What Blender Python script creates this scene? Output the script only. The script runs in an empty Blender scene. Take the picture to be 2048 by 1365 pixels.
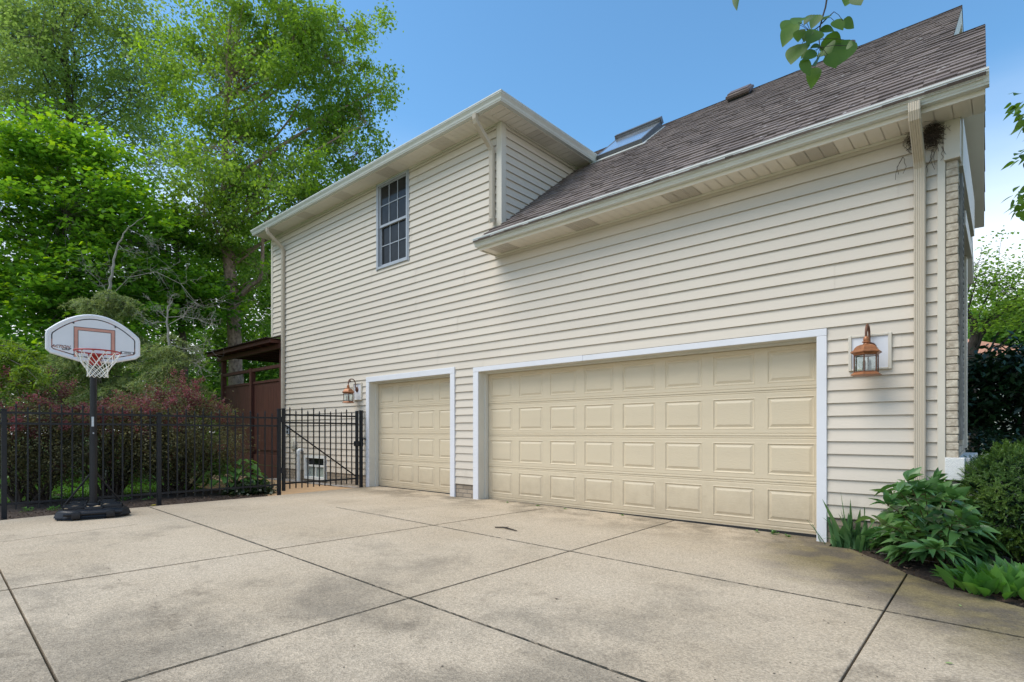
import bpy, bmesh, math, random
import numpy as np
from mathutils import Vector, Matrix

# ------------------------------------------------------------------ camera
SC = bpy.context.scene
COL = SC.collection
FPX, HZ, CXP = 1106.0, 866.0, 1024.0           # focal length, horizon and centre in photo pixels
YAW = math.atan2(988.0, 1106.0)
CAM = np.array([0.0, -6.286, 1.065])
FWD = np.array([-math.sin(YAW), math.cos(YAW), 0.0])
RGT = np.array([math.cos(YAW), math.sin(YAW), 0.0])
cam = bpy.data.cameras.new('camera')
cam.sensor_width = 36.0
cam.lens = 36.0 * FPX / 2048.0
cam.shift_y = (HZ - 682.5) / 2048.0
cam.clip_start = 0.05
cam.clip_end = 2000
cam_o = bpy.data.objects.new('camera', cam)
cam_o.location = CAM
cam_o.rotation_euler = (math.radians(90), 0, YAW)
COL.objects.link(cam_o)
SC.camera = cam_o

# ------------------------------------------------------------------ world, sun, exposure
SUN_EL, SUN_AZ = math.radians(56), math.radians(215)     # azimuth clockwise from +Y
w = bpy.data.worlds.new('World')
SC.world = w
w.use_nodes = True
wn, wl = w.node_tree.nodes, w.node_tree.links
bg = wn['Background']
sky = wn.new('ShaderNodeTexSky')
sky.sky_type = 'NISHITA'
sky.sun_disc = False
sky.sun_elevation = SUN_EL
sky.sun_rotation = SUN_AZ
sky.air_density = 1.0
sky.dust_density = 0.3
sky.ozone_density = 1.6
tc = wn.new('ShaderNodeTexCoord')
sep = wn.new('ShaderNodeSeparateXYZ')
wl.new(tc.outputs['Generated'], sep.inputs[0])
nz = wn.new('ShaderNodeTexNoise')
nz.inputs['Scale'].default_value = 2.2
nz.inputs['Detail'].default_value = 6
mp = wn.new('ShaderNodeMapping')
mp.inputs['Scale'].default_value = (1, 1, 3.0)
wl.new(tc.outputs['Generated'], mp.inputs[0])
wl.new(mp.outputs[0], nz.inputs['Vector'])
ad = wn.new('ShaderNodeMath'); ad.operation = 'MULTIPLY_ADD'
wl.new(nz.outputs['Fac'], ad.inputs[0]); ad.inputs[1].default_value = -0.16
wl.new(sep.outputs['Z'], ad.inputs[2])
mr = wn.new('ShaderNodeMapRange'); mr.interpolation_type = 'SMOOTHSTEP'
mr.inputs['From Min'].default_value = 0.06
mr.inputs['From Max'].default_value = 0.40
mr.inputs['To Min'].default_value = 1.0
mr.inputs['To Max'].default_value = 0.0
wl.new(ad.outputs[0], mr.inputs['Value'])
mx = wn.new('ShaderNodeMix'); mx.data_type = 'RGBA'
wl.new(mr.outputs[0], mx.inputs['Factor'])
tn = wn.new('ShaderNodeMix'); tn.data_type = 'RGBA'; tn.blend_type = 'MULTIPLY'; tn.inputs['Factor'].default_value = 1.0
wl.new(sky.outputs[0], tn.inputs['A']); tn.inputs['B'].default_value = (0.75, 1.10, 1.18, 1)     # clear saturated blue
wl.new(tn.outputs['Result'], mx.inputs['A'])
mx.inputs['B'].default_value = (6.2, 6.5, 6.9, 1)       # bright thin cloud low in the sky
wl.new(mx.outputs['Result'], bg.inputs['Color'])
bg.inputs['Strength'].default_value = 0.15

sun = bpy.data.lights.new('sun', 'SUN')
sun.energy = 2.5
sun.angle = math.radians(42)
sun.color = (1.0, 0.915, 0.80)
sun_o = bpy.data.objects.new('sun', sun)
sd = Vector((math.sin(SUN_AZ) * math.cos(SUN_EL), math.cos(SUN_AZ) * math.cos(SUN_EL), math.sin(SUN_EL)))
sun_o.rotation_euler = sd.to_track_quat('Z', 'Y').to_euler()
sun_o.location = (-4, -12, 14)
COL.objects.link(sun_o)

SC.view_settings.view_transform = 'Standard'
SC.view_settings.look = 'None'
SC.view_settings.exposure = 0.48
SC.view_settings.gamma = 1
SC.cycles.max_bounces = 7
SC.cycles.diffuse_bounces = 4
SC.cycles.transparent_max_bounces = 8
SC.cycles.use_denoising = True


# ------------------------------------------------------------------ helpers
def at(px, py, d):
    return CAM + d * (FWD + RGT * (px - CXP) / FPX + np.array([0, 0, 1.0]) * (HZ - py) / FPX)

def onz(px, py, z=0.0):
    return at(px, py, (CAM[2] - z) * FPX / (py - HZ))

def slope_z(x):
    return 0.0 if x < -6.3 else -0.0075 * (x + 6.3)

def onslab(px, py):
    p = onz(px, py, 0)
    for _ in range(6):
        p = onz(px, py, slope_z(p[0]))
    return p


class MB:
    """collects shapes, then links them as ONE mesh object"""
    def __init__(s):
        s.v, s.f = [], []

    def add(s, vs, fs):
        n = len(s.v)
        s.v += [tuple(map(float, p)) for p in vs]
        s.f += [tuple(i + n for i in f) for f in fs]

    def quad(s, a, b, c, d):
        s.add([a, b, c, d], [(0, 1, 2, 3)])

    def poly(s, pts):
        s.add(pts, [tuple(range(len(pts)))])

    def box(s, x0, x1, y0, y1, z0, z1):
        vs = [(x, y, z) for z in (z0, z1) for y in (y0, y1) for x in (x0, x1)]
        s.add(vs, [(0, 2, 3, 1), (4, 5, 7, 6), (0, 1, 5, 4), (2, 6, 7, 3), (0, 4, 6, 2), (1, 3, 7, 5)])

    def bar(s, a, b, w, h, up=(0, 0, 1)):
        a, b, up = np.array(a, float), np.array(b, float), np.array(up, float)
        d = b - a; d /= np.linalg.norm(d)
        r = np.cross(d, up); r /= np.linalg.norm(r)
        u = np.cross(r, d)
        vs = [p + r * i * w / 2 + u * j * h / 2 for p in (a, b) for i, j in ((-1, -1), (1, -1), (1, 1), (-1, 1))]
        s.add(vs, [(0, 1, 2, 3), (7, 6, 5, 4), (0, 4, 5, 1), (1, 5, 6, 2), (2, 6, 7, 3), (3, 7, 4, 0)])

    def bevel_box(s, x0, x1, y0, y1, z0, z1, r=0.005, seg=2):
        bm = bmesh.new()
        bmesh.ops.create_cube(bm, size=1)
        for v in bm.verts:
            v.co = Vector(((x0 + x1) / 2 + v.co.x * (x1 - x0), (y0 + y1) / 2 + v.co.y * (y1 - y0), (z0 + z1) / 2 + v.co.z * (z1 - z0)))
        bmesh.ops.bevel(bm, geom=list(bm.edges), offset=r, segments=seg, affect='EDGES', profile=0.5)
        s.from_bm(bm)

    def from_bm(s, bm, mat=None):
        bm.verts.ensure_lookup_table()
        vs = [(mat @ v.co if mat else v.co.copy()) for v in bm.verts]
        s.add(vs, [tuple(v.index for v in f.verts) for f in bm.faces])
        bm.free()

    def tube(s, pts, rad, n=8, cap=True, squash=None):
        pts = [np.array(p, float) for p in pts]
        m = len(pts)
        rad = [rad] * m if np.isscalar(rad) else rad
        t0 = pts[1] - pts[0]; t0 /= np.linalg.norm(t0)
        ref = np.array([0, 0, 1.0]) if abs(t0[2]) < 0.9 else np.array([1.0, 0, 0])
        r = np.cross(t0, ref); r /= np.linalg.norm(r)
        vs = []
        for i in range(m):
            t = pts[min(i + 1, m - 1)] - pts[max(i - 1, 0)]
            t /= (np.linalg.norm(t) + 1e-9)
            r = r - t * (r @ t); r /= (np.linalg.norm(r) + 1e-9)
            b = np.cross(t, r)
            for k in range(n):
                a = 2 * math.pi * k / n
                vs.append(pts[i] + rad[i] * (math.cos(a) * r + math.sin(a) * b))
        fs = [(i * n + k, i * n + (k + 1) % n, (i + 1) * n + (k + 1) % n, (i + 1) * n + k) for i in range(m - 1) for k in range(n)]
        if cap:
            fs += [tuple(range(n - 1, -1, -1)), tuple((m - 1) * n + k for k in range(n))]
        s.add(vs, fs)

    def lathe(s, prof, n=16, c=(0, 0, 0), rot=0.0, cap=True):
        vs = []
        for r, z in prof:
            for k in range(n):
                a = rot + 2 * math.pi * k / n
                vs.append((c[0] + r * math.cos(a), c[1] + r * math.sin(a), c[2] + z))
        m = len(prof)
        fs = [(i * n + k, i * n + (k + 1) % n, (i + 1) * n + (k + 1) % n, (i + 1) * n + k) for i in range(m - 1) for k in range(n)]
        if cap:
            fs += [tuple(range(n - 1, -1, -1)), tuple((m - 1) * n + k for k in range(n))]
        s.add(vs, fs)

    def sweep(s, prof, path, cap=True):
        """profile of (outward, z) swept along an xy path with mitred corners; outward = right of travel"""
        m, n = len(path), len(prof)
        P = [np.array(p[:2], float) for p in path]
        Z = [p[2] if len(p) > 2 else 0.0 for p in path]
        vs = []
        for i in range(m):
            ds = []
            if i > 0: ds.append((P[i] - P[i - 1]) / np.linalg.norm(P[i] - P[i - 1]))
            if i < m - 1: ds.append((P[i + 1] - P[i]) / np.linalg.norm(P[i + 1] - P[i]))
            ns = [np.array([d[1], -d[0]]) for d in ds]
            nn = sum(ns); nn /= np.linalg.norm(nn)
            k = 1.0 / max(0.3, nn @ ns[0])
            for o, z in prof:
                q = P[i] + nn * o * k
                vs.append((q[0], q[1], Z[i] + z))
        fs = [(i * n + k, (i + 1) * n + k, (i + 1) * n + (k + 1) % n, i * n + (k + 1) % n) for i in range(m - 1) for k in range(n)]
        if cap:
            fs += [tuple(range(n)), tuple((m - 1) * n + k for k in range(n - 1, -1, -1))]
        s.add(vs, fs)

    def pieces(s, name, mat, parent=None, smooth=False, gap=0.0):
        """one object per separate solid, in the order they were added"""
        nv = len(s.v); root = list(range(nv))
        def fnd(i):
            while root[i] != i: root[i] = root[root[i]]; i = root[i]
            return i
        for f in s.f:
            for i in f[1:]: root[fnd(i)] = fnd(f[0])
        gr = {}
        for f in s.f: gr.setdefault(fnd(f[0]), []).append(f)
        out = []
        for fs in gr.values():
            ids = sorted({i for f in fs for i in f}); mp_ = {i: k for k, i in enumerate(ids)}
            b = MB(); b.add([s.v[i] for i in ids], [tuple(mp_[i] for i in f) for f in fs])
            out.append(b.build(name, mat, parent, smooth))
        return out

    def build(s, name, mat, parent=None, smooth=False, recalc=True):
        me = bpy.data.meshes.new(name)
        me.from_pydata(s.v, [], s.f)
        if recalc:
            bm = bmesh.new(); bm.from_mesh(me)
            bmesh.ops.recalc_face_normals(bm, faces=bm.faces)
            bm.to_mesh(me); bm.free()
        return link(name, me, mat, parent, smooth)


def link(name, me, mat, parent=None, smooth=False):
    if mat is not None:
        for m in (mat if isinstance(mat, (list, tuple)) else [mat]):
            me.materials.append(m)
    if smooth:
        me.polygons.foreach_set('use_smooth', np.ones(len(me.polygons), dtype=bool))
        try:
            me.set_sharp_from_angle(angle=math.radians(40))
        except Exception:
            pass
    o = bpy.data.objects.new(name, me)
    COL.objects.link(o)
    if parent is not None:
        o.parent = parent
        if parent.get('_world'):
            o.matrix_parent_inverse = Matrix.Translation(Vector(parent['_world'])).inverted()
        elif parent.type == 'MESH' and parent.parent is not None and parent.parent.get('_world'):
            pass
    return o


def npmesh(name, V, faces_n, mat, parent=None, smooth=False):
    """V (N*k,3) with faces of faces_n consecutive vertices"""
    me = bpy.data.meshes.new(name)
    nv = len(V); nf = nv // faces_n
    me.vertices.add(nv)
    me.vertices.foreach_set('co', np.asarray(V, dtype=np.float32).ravel())
    me.loops.add(nv)
    me.loops.foreach_set('vertex_index', np.arange(nv, dtype=np.int32))
    me.polygons.add(nf)
    me.polygons.foreach_set('loop_start', np.arange(0, nv, faces_n, dtype=np.int32))
    me.polygons.foreach_set('loop_total', np.full(nf, faces_n, dtype=np.int32))
    me.update(calc_edges=True)
    return link(name, me, mat, parent, smooth)


def tag(o, label=None, cat=None, group=None, kind=None):
    if label: o['label'] = label
    if cat: o['category'] = cat
    if group: o['group'] = group
    if kind: o['kind'] = kind
    return o


def thing(name, label, cat, loc=(0, 0, 0), rz=0.0, group=None, world=False):
    """an Empty at the thing's base; world=True when its parts are modelled in world coordinates"""
    o = bpy.data.objects.new(name, None)
    o.empty_display_size = 0.2
    o.location = loc
    o.rotation_euler = (0, 0, rz)
    COL.objects.link(o)
    if world:
        o['_world'] = [float(c) for c in loc]
    return tag(o, label, cat, group)


def copy_tree(o, parent=None):
    c = o.copy(); COL.objects.link(c); c.parent = parent
    for ch in list(o.children):
        copy_tree(ch, c)
    return c


# ------------------------------------------------------------------ materials
def nodes_of(name):
    m = bpy.data.materials.new(name)
    m.use_nodes = True
    nt = m.node_tree
    return m, nt.nodes, nt.links, nt.nodes['Principled BSDF']

def rgba(c): return (c[0], c[1], c[2], 1.0)
def srgb(r, g, b):
    f = lambda v: (v / 255 / 12.92) if v / 255 <= 0.04045 else ((v / 255 + 0.055) / 1.055) ** 2.4
    return (f(r), f(g), f(b))

def M(name, col, rough=0.6, var=0.12, scale=6.0, bump=0.0, bscale=80.0, metal=0.0, stretch=(1, 1, 1), col2=None, spec=0.4, dirt=None):
    m, n, l, p = nodes_of(name)
    tc = n.new('ShaderNodeTexCoord')
    mp = n.new('ShaderNodeMapping'); mp.inputs['Scale'].default_value = stretch
    l.new(tc.outputs['Object'], mp.inputs[0])
    nz = n.new('ShaderNodeTexNoise'); nz.inputs['Scale'].default_value = scale; nz.inputs['Detail'].default_value = 6; nz.inputs['Roughness'].default_value = 0.65
    l.new(mp.outputs[0], nz.inputs['Vector'])
    mr = n.new('ShaderNodeMapRange'); mr.inputs['From Min'].default_value = 0.3; mr.inputs['From Max'].default_value = 0.7
    l.new(nz.outputs['Fac'], mr.inputs['Value'])
    mx = n.new('ShaderNodeMix'); mx.data_type = 'RGBA'
    l.new(mr.outputs[0], mx.inputs['Factor'])
    a = col2 if col2 is not None else tuple(c * (1 - var) for c in col)
    b = col if col2 is not None else tuple(min(1, c * (1 + var)) for c in col)
    mx.inputs['A'].default_value = rgba(a); mx.inputs['B'].default_value = rgba(b)
    out = mx.outputs['Result']
    if dirt is not None:
        dcol, dscale, lo, hi, amt = dirt
        n2 = n.new('ShaderNodeTexNoise'); n2.inputs['Scale'].default_value = dscale; n2.inputs['Detail'].default_value = 8; n2.inputs['Roughness'].default_value = 0.7
        l.new(tc.outputs['Object'], n2.inputs['Vector'])
        m2 = n.new('ShaderNodeMapRange'); m2.inputs['From Min'].default_value = lo; m2.inputs['From Max'].default_value = hi; m2.inputs['To Max'].default_value = amt
        l.new(n2.outputs['Fac'], m2.inputs['Value'])
        x2 = n.new('ShaderNodeMix'); x2.data_type = 'RGBA'
        l.new(m2.outputs[0], x2.inputs['Factor']); l.new(out, x2.inputs['A']); x2.inputs['B'].default_value = rgba(dcol)
        out = x2.outputs['Result']
    l.new(out, p.inputs['Base Color'])
    p.inputs['Roughness'].default_value = rough
    p.inputs['Metallic'].default_value = metal
    p.inputs['Specular IOR Level'].default_value = spec
    if bump > 0:
        nb = n.new('ShaderNodeTexNoise'); nb.inputs['Scale'].default_value = bscale; nb.inputs['Detail'].default_value = 5
        l.new(mp.outputs[0], nb.inputs['Vector'])
        bp = n.new('ShaderNodeBump'); bp.inputs['Strength'].default_value = bump; bp.inputs['Distance'].default_value = 0.01
        l.new(nb.outputs['Fac'], bp.inputs['Height']); l.new(bp.outputs[0], p.inputs['Normal'])
    return m

def leafmat(name, cols, rough=0.5, trans=0.35, clump=1.2, spec=0.35, tcol=None):
    """leaf colour: each leaf its own tone, drifting slowly through the crown; light passes through"""
    m, n, l, p = nodes_of(name)
    g = n.new('ShaderNodeNewGeometry')
    tc = n.new('ShaderNodeTexCoord')
    nz = n.new('ShaderNodeTexNoise'); nz.inputs['Scale'].default_value = clump; nz.inputs['Detail'].default_value = 2
    l.new(tc.outputs['Object'], nz.inputs['Vector'])
    ad = n.new('ShaderNodeMath'); ad.operation = 'MULTIPLY_ADD'
    l.new(g.outputs['Random Per Island'], ad.inputs[0]); ad.inputs[1].default_value = 0.55
    m2 = n.new('ShaderNodeMath'); m2.operation = 'MULTIPLY_ADD'
    l.new(nz.outputs['Fac'], m2.inputs[0]); m2.inputs[1].default_value = 1.1; m2.inputs[2].default_value = -0.33
    l.new(m2.outputs[0], ad.inputs[2])
    cr = n.new('ShaderNodeValToRGB')
    els = cr.color_ramp.elements
    els[0].position = 0.0; els[0].color = rgba(cols[0])
    els[1].position = 1.0; els[1].color = rgba(cols[-1])
    for i in range(1, len(cols) - 1):
        e = els.new(i / (len(cols) - 1)); e.color = rgba(cols[i])
    l.new(ad.outputs[0], cr.inputs['Fac'])
    l.new(cr.outputs['Color'], p.inputs['Base Color'])
    p.inputs['Roughness'].default_value = rough
    p.inputs['Specular IOR Level'].default_value = spec
    tr = n.new('ShaderNodeBsdfTranslucent')
    hs = n.new('ShaderNodeHueSaturation'); hs.inputs['Saturation'].default_value = 1.15; hs.inputs['Value'].default_value = 1.5
    hs.inputs['Hue'].default_value = 0.49
    l.new(cr.outputs['Color'], hs.inputs['Color']); l.new(hs.outputs[0], tr.inputs['Color'])
    ms = n.new('ShaderNodeMixShader'); ms.inputs[0].default_value = trans
    l.new(p.outputs[0], ms.inputs[1]); l.new(tr.outputs[0], ms.inputs[2])
    out = [x for x in n if x.type == 'OUTPUT_MATERIAL'][0]
    l.new(ms.outputs[0], out.inputs['Surface'])
    return m

def brickmat(name, c1, c2, mortar, axis='XZ', bw=0.2, bh=0.067):
    m, n, l, p = nodes_of(name)
    tc = n.new('ShaderNodeTexCoord'); sp = n.new('ShaderNodeSeparateXYZ'); cb = n.new('ShaderNodeCombineXYZ')
    l.new(tc.outputs['Object'], sp.inputs[0])
    l.new(sp.outputs[axis[0]], cb.inputs['X']); l.new(sp.outputs[axis[1]], cb.inputs['Y'])
    br = n.new('ShaderNodeTexBrick')
    br.inputs['Scale'].default_value = 1.0
    br.inputs['Brick Width'].default_value = bw; br.inputs['Row Height'].default_value = bh
    br.inputs['Mortar Size'].default_value = 0.007; br.inputs['Mortar Smooth'].default_value = 0.3; br.inputs['Bias'].default_value = 0.0
    br.inputs['Color1'].default_value = rgba(c1); br.inputs['Color2'].default_value = rgba(c2); br.inputs['Mortar'].default_value = rgba(mortar)
    l.new(cb.outputs[0], br.inputs['Vector'])
    nz = n.new('ShaderNodeTexNoise'); nz.inputs['Scale'].default_value = 25; nz.inputs['Detail'].default_value = 6
    l.new(tc.outputs['Object'], nz.inputs['Vector'])
    mr = n.new('ShaderNodeMapRange'); mr.inputs['To Min'].default_value = 0.7; mr.inputs['To Max'].default_value = 1.25
    l.new(nz.outputs['Fac'], mr.inputs['Value'])
    mx = n.new('ShaderNodeMix'); mx.data_type = 'RGBA'; mx.blend_type = 'MULTIPLY'; mx.inputs['Factor'].default_value = 1
    l.new(br.outputs['Color'], mx.inputs['A']); l.new(mr.outputs[0], mx.inputs['B'])
    l.new(mx.outputs['Result'], p.inputs['Base Color'])
    p.inputs['Roughness'].default_value = 0.85
    bp = n.new('ShaderNodeBump'); bp.inputs['Strength'].default_value = 0.7; bp.inputs['Distance'].default_value = 0.008
    s1 = n.new('ShaderNodeMath'); s1.operation = 'MULTIPLY_ADD'
    l.new(br.outputs['Fac'], s1.inputs[0]); s1.inputs[1].default_value = -1.0; l.new(nz.outputs['Fac'], s1.inputs[2])
    l.new(s1.outputs[0], bp.inputs['Height']); l.new(bp.outputs[0], p.inputs['Normal'])
    return m

def glassmat(name, tint=(0.9, 0.95, 0.95), rough=0.02, alpha=0.25):
    m, n, l, p = nodes_of(name)
    tr = n.new('ShaderNodeBsdfTransparent'); tr.inputs[0].default_value = rgba(tint)
    gl = n.new('ShaderNodeBsdfGlossy'); gl.inputs['Roughness'].default_value = rough
    fr = n.new('ShaderNodeFresnel'); fr.inputs['IOR'].default_value = 1.5
    tc = n.new('ShaderNodeTexCoord'); nz = n.new('ShaderNodeTexNoise'); nz.inputs['Scale'].default_value = 35
    l.new(tc.outputs['Object'], nz.inputs['Vector'])
    bp = n.new('ShaderNodeBump'); bp.inputs['Strength'].default_value = 0.25; bp.inputs['Distance'].default_value = 0.01
    l.new(nz.outputs['Fac'], bp.inputs['Height']); l.new(bp.outputs[0], gl.inputs['Normal'])
    ad = n.new('ShaderNodeMath'); ad.operation = 'ADD'; ad.inputs[1].default_value = alpha; ad.use_clamp = True
    l.new(fr.outputs[0], ad.inputs[0])
    ms = n.new('ShaderNodeMixShader'); l.new(ad.outputs[0], ms.inputs[0]); l.new(tr.outputs[0], ms.inputs[1]); l.new(gl.outputs[0], ms.inputs[2])
    out = [x for x in n if x.type == 'OUTPUT_MATERIAL'][0]
    l.new(ms.outputs[0], out.inputs['Surface'])
    return m

MT = {}
MT['siding'] = M('siding vinyl', (0.605, 0.537, 0.445), 0.5, 0.035, 1.3, 0.10, 60, stretch=(0.25, 0.25, 2.5), spec=0.3,
                 dirt=((0.44, 0.40, 0.34), 2.2, 0.55, 0.85, 0.22))
def weather(m, lo=0.965, hi=1.025, splash=(0.30, 0.26, 0.20)):
    """each panel a slightly different age; rain splash and dirt low on the wall"""
    nt = m.node_tree; n, l = nt.nodes, nt.links; p = n['Principled BSDF']
    src = p.inputs['Base Color'].links[0].from_socket
    g = n.new('ShaderNodeNewGeometry'); mr = n.new('ShaderNodeMapRange'); mr.inputs['To Min'].default_value = lo; mr.inputs['To Max'].default_value = hi
    l.new(g.outputs['Random Per Island'], mr.inputs['Value'])
    mx = n.new('ShaderNodeMix'); mx.data_type = 'RGBA'; mx.blend_type = 'MULTIPLY'; mx.inputs['Factor'].default_value = 1
    l.new(src, mx.inputs['A']); l.new(mr.outputs[0], mx.inputs['B'])
    tc = n.new('ShaderNodeTexCoord'); sp = n.new('ShaderNodeSeparateXYZ'); l.new(tc.outputs['Object'], sp.inputs[0])
    nz = n.new('ShaderNodeTexNoise'); nz.inputs['Scale'].default_value = 7; nz.inputs['Detail'].default_value = 8; nz.inputs['Roughness'].default_value = 0.75
    l.new(tc.outputs['Object'], nz.inputs['Vector'])
    a = n.new('ShaderNodeMath'); a.operation = 'MULTIPLY_ADD'; l.new(nz.outputs['Fac'], a.inputs[0]); a.inputs[1].default_value = 0.9; l.new(sp.outputs['Z'], a.inputs[2])
    m2 = n.new('ShaderNodeMapRange'); m2.inputs['From Min'].default_value = 0.95; m2.inputs['From Max'].default_value = 0.45; m2.inputs['To Max'].default_value = 0.40
    l.new(a.outputs[0], m2.inputs['Value'])
    m3 = n.new('ShaderNodeMix'); m3.data_type = 'RGBA'; l.new(m2.outputs[0], m3.inputs['Factor']); l.new(mx.outputs['Result'], m3.inputs['A']); m3.inputs['B'].default_value = rgba(splash)
    l.new(m3.outputs['Result'], p.inputs['Base Color'])
weather(MT['siding'])
MT['trim_cream'] = M('cream trim', (0.60, 0.55, 0.46), 0.45, 0.05, 3, spec=0.35)
MT['downspout'] = M('beige downspout', (0.52, 0.45, 0.35), 0.4, 0.05, 3, spec=0.4, dirt=((0.36, 0.31, 0.24), 3, 0.55, 0.85, 0.3))
MT['gutter'] = M('white gutter metal', (0.60, 0.61, 0.57), 0.28, 0.05, 3, spec=0.6, stretch=(0.6, 0.6, 3), dirt=((0.40, 0.41, 0.33), 6, 0.45, 0.85, 0.4))
MT['soffit'] = M('soffit', (0.74, 0.69, 0.60), 0.5, 0.05, 3, dirt=((0.45, 0.42, 0.35), 3, 0.5, 0.9, 0.3))
MT['soffit_dark'] = M('soffit groove', (0.16, 0.14, 0.11), 0.9, 0.1, 5)
MT['white_trim'] = M('white wrapped trim', (0.68, 0.68, 0.70), 0.38, 0.04, 2, spec=0.45, dirt=((0.5, 0.5, 0.5), 4, 0.55, 0.9, 0.3))
MT['jamb'] = M('jamb', (0.62, 0.60, 0.53), 0.5, 0.05, 2)
MT['door'] = M('garage door enamel', (0.60, 0.505, 0.355), 0.42, 0.03, 2.0, 0.25, 70, stretch=(0.3, 1, 3), spec=0.4,
               dirt=((0.42, 0.36, 0.27), 3.5, 0.56, 0.9, 0.22))
weather(MT['door'], 0.985, 1.012, (0.30, 0.23, 0.15))
MT['rubber'] = M('black rubber', (0.02, 0.02, 0.02), 0.8, 0.2)
MT['shingle'] = None
MT['iron'] = M('black painted iron', (0.013, 0.015, 0.019), 0.40, 0.25, 20, spec=0.3)
MT['plastic_black'] = M('black plastic', (0.011, 0.012, 0.015), 0.42, 0.25, 14, 0.1, 120, spec=0.35, dirt=((0.06, 0.055, 0.05), 5, 0.55, 0.85, 0.3))
MT['copper'] = M('painted copper', (0.34, 0.135, 0.055), 0.42, 0.2, 18, metal=0.25, spec=0.5, dirt=((0.12, 0.06, 0.035), 16, 0.45, 0.7, 0.6))
MT['copper_dark'] = M('aged copper', (0.14, 0.06, 0.035), 0.45, 0.25, 20, metal=0.3)
MT['glass'] = glassmat('seeded glass', (0.85, 0.9, 0.88), 0.05, 0.08)
MT['pane'] = M('dark window glass', (0.022, 0.023, 0.024), 0.08, 0.4, 4, spec=0.16)
MT['sash'] = M('window sash grey', (0.36, 0.385, 0.42), 0.45, 0.06, 4)
MT['brick'] = brickmat('foundation brick', srgb(168, 152, 132), srgb(140, 126, 108), srgb(120, 112, 100), 'XZ')
MT['brick_face'] = brickmat('pale brick', srgb(200, 190, 172), srgb(165, 152, 134), srgb(150, 140, 126), 'YZ')
MT['brick_pale'] = M('pale painted brick', srgb(205, 195, 176), 0.85, 0.2, 20, 0.5, 45, col2=srgb(150, 136, 118))
MT['mortar'] = M('mortar', srgb(150, 140, 126), 0.95, 0.15, 30)
MT['stone'] = M('white stone sill', (0.72, 0.71, 0.68), 0.8, 0.06, 30, 0.9, 110)
MT['pvc'] = M('white pvc pipe', (0.72, 0.72, 0.68), 0.4, 0.05)
MT['brown_wood'] = M('brown stained wood', (0.085, 0.027, 0.017), 0.7, 0.3, 4, 0.2, 30, stretch=(6, 6, 0.6))
MT['brown_roof'] = M('brown corrugated roof', (0.05, 0.03, 0.025), 0.6, 0.3, 3)
MT['board_white'] = M('backboard plastic', (0.74, 0.74, 0.76), 0.4, 0.03, 4)
MT['board_red'] = M('faded red print', (0.60, 0.29, 0.22), 0.5, 0.1, 8)
MT['board_black'] = M('worn black print', (0.035, 0.03, 0.032), 0.5, 0.2, 6, dirt=((0.5, 0.24, 0.2), 9, 0.47, 0.6, 0.9))
MT['ink'] = M('black print', (0.04, 0.04, 0.045), 0.5, 0.2, 6)
MT['rim_red'] = M('rim red enamel', (0.38, 0.035, 0.028), 0.4, 0.15, 10)
MT['net'] = M('white net cord', (0.75, 0.74, 0.68), 0.8, 0.08, 20)
MT['sand'] = M('dry sand', (0.5, 0.38, 0.24), 0.95, 0.2, 20, 0.4, 60)
MT['sticker'] = M('pale sticker', (0.5, 0.53, 0.55), 0.4, 0.15, 30)
MT['bark'] = M('grey bark', (0.10, 0.085, 0.07), 0.9, 0.4, 10, 0.8, 25, stretch=(3, 3, 0.6))
MT['bark_birch'] = M('peeling birch bark', (0.46, 0.33, 0.25), 0.85, 0.3, 7, 1.0, 18, stretch=(2, 2, 1.2), col2=(0.12, 0.075, 0.052))
MT['bark_dead'] = M('dead grey twigs', (0.30, 0.28, 0.24), 0.9, 0.25, 12)
MT['bark_dark'] = M('dark stems', (0.045, 0.035, 0.028), 0.9, 0.3, 12)
MT['mulch'] = M('mulch soil', (0.055, 0.038, 0.028), 0.95, 0.6, 24, 1.0, 60)
MT['lawn'] = M('lawn turf', (0.075, 0.17, 0.022), 0.9, 0.35, 9, 0.7, 60)
MT['grass'] = leafmat('grass blades', [(0.05, 0.12, 0.015), (0.09, 0.22, 0.025), (0.14, 0.30, 0.04)], 0.6, 0.3)
MT['walk'] = M('tan walkway concrete', (0.46, 0.30, 0.165), 0.9, 0.12, 4, 0.3, 120, dirt=((0.33, 0.22, 0.13), 2.5, 0.5, 0.8, 0.5))
MT['gravel'] = M('gravel', (0.30, 0.27, 0.24), 0.9, 0.5, 30, 0.8, 60)

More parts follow.
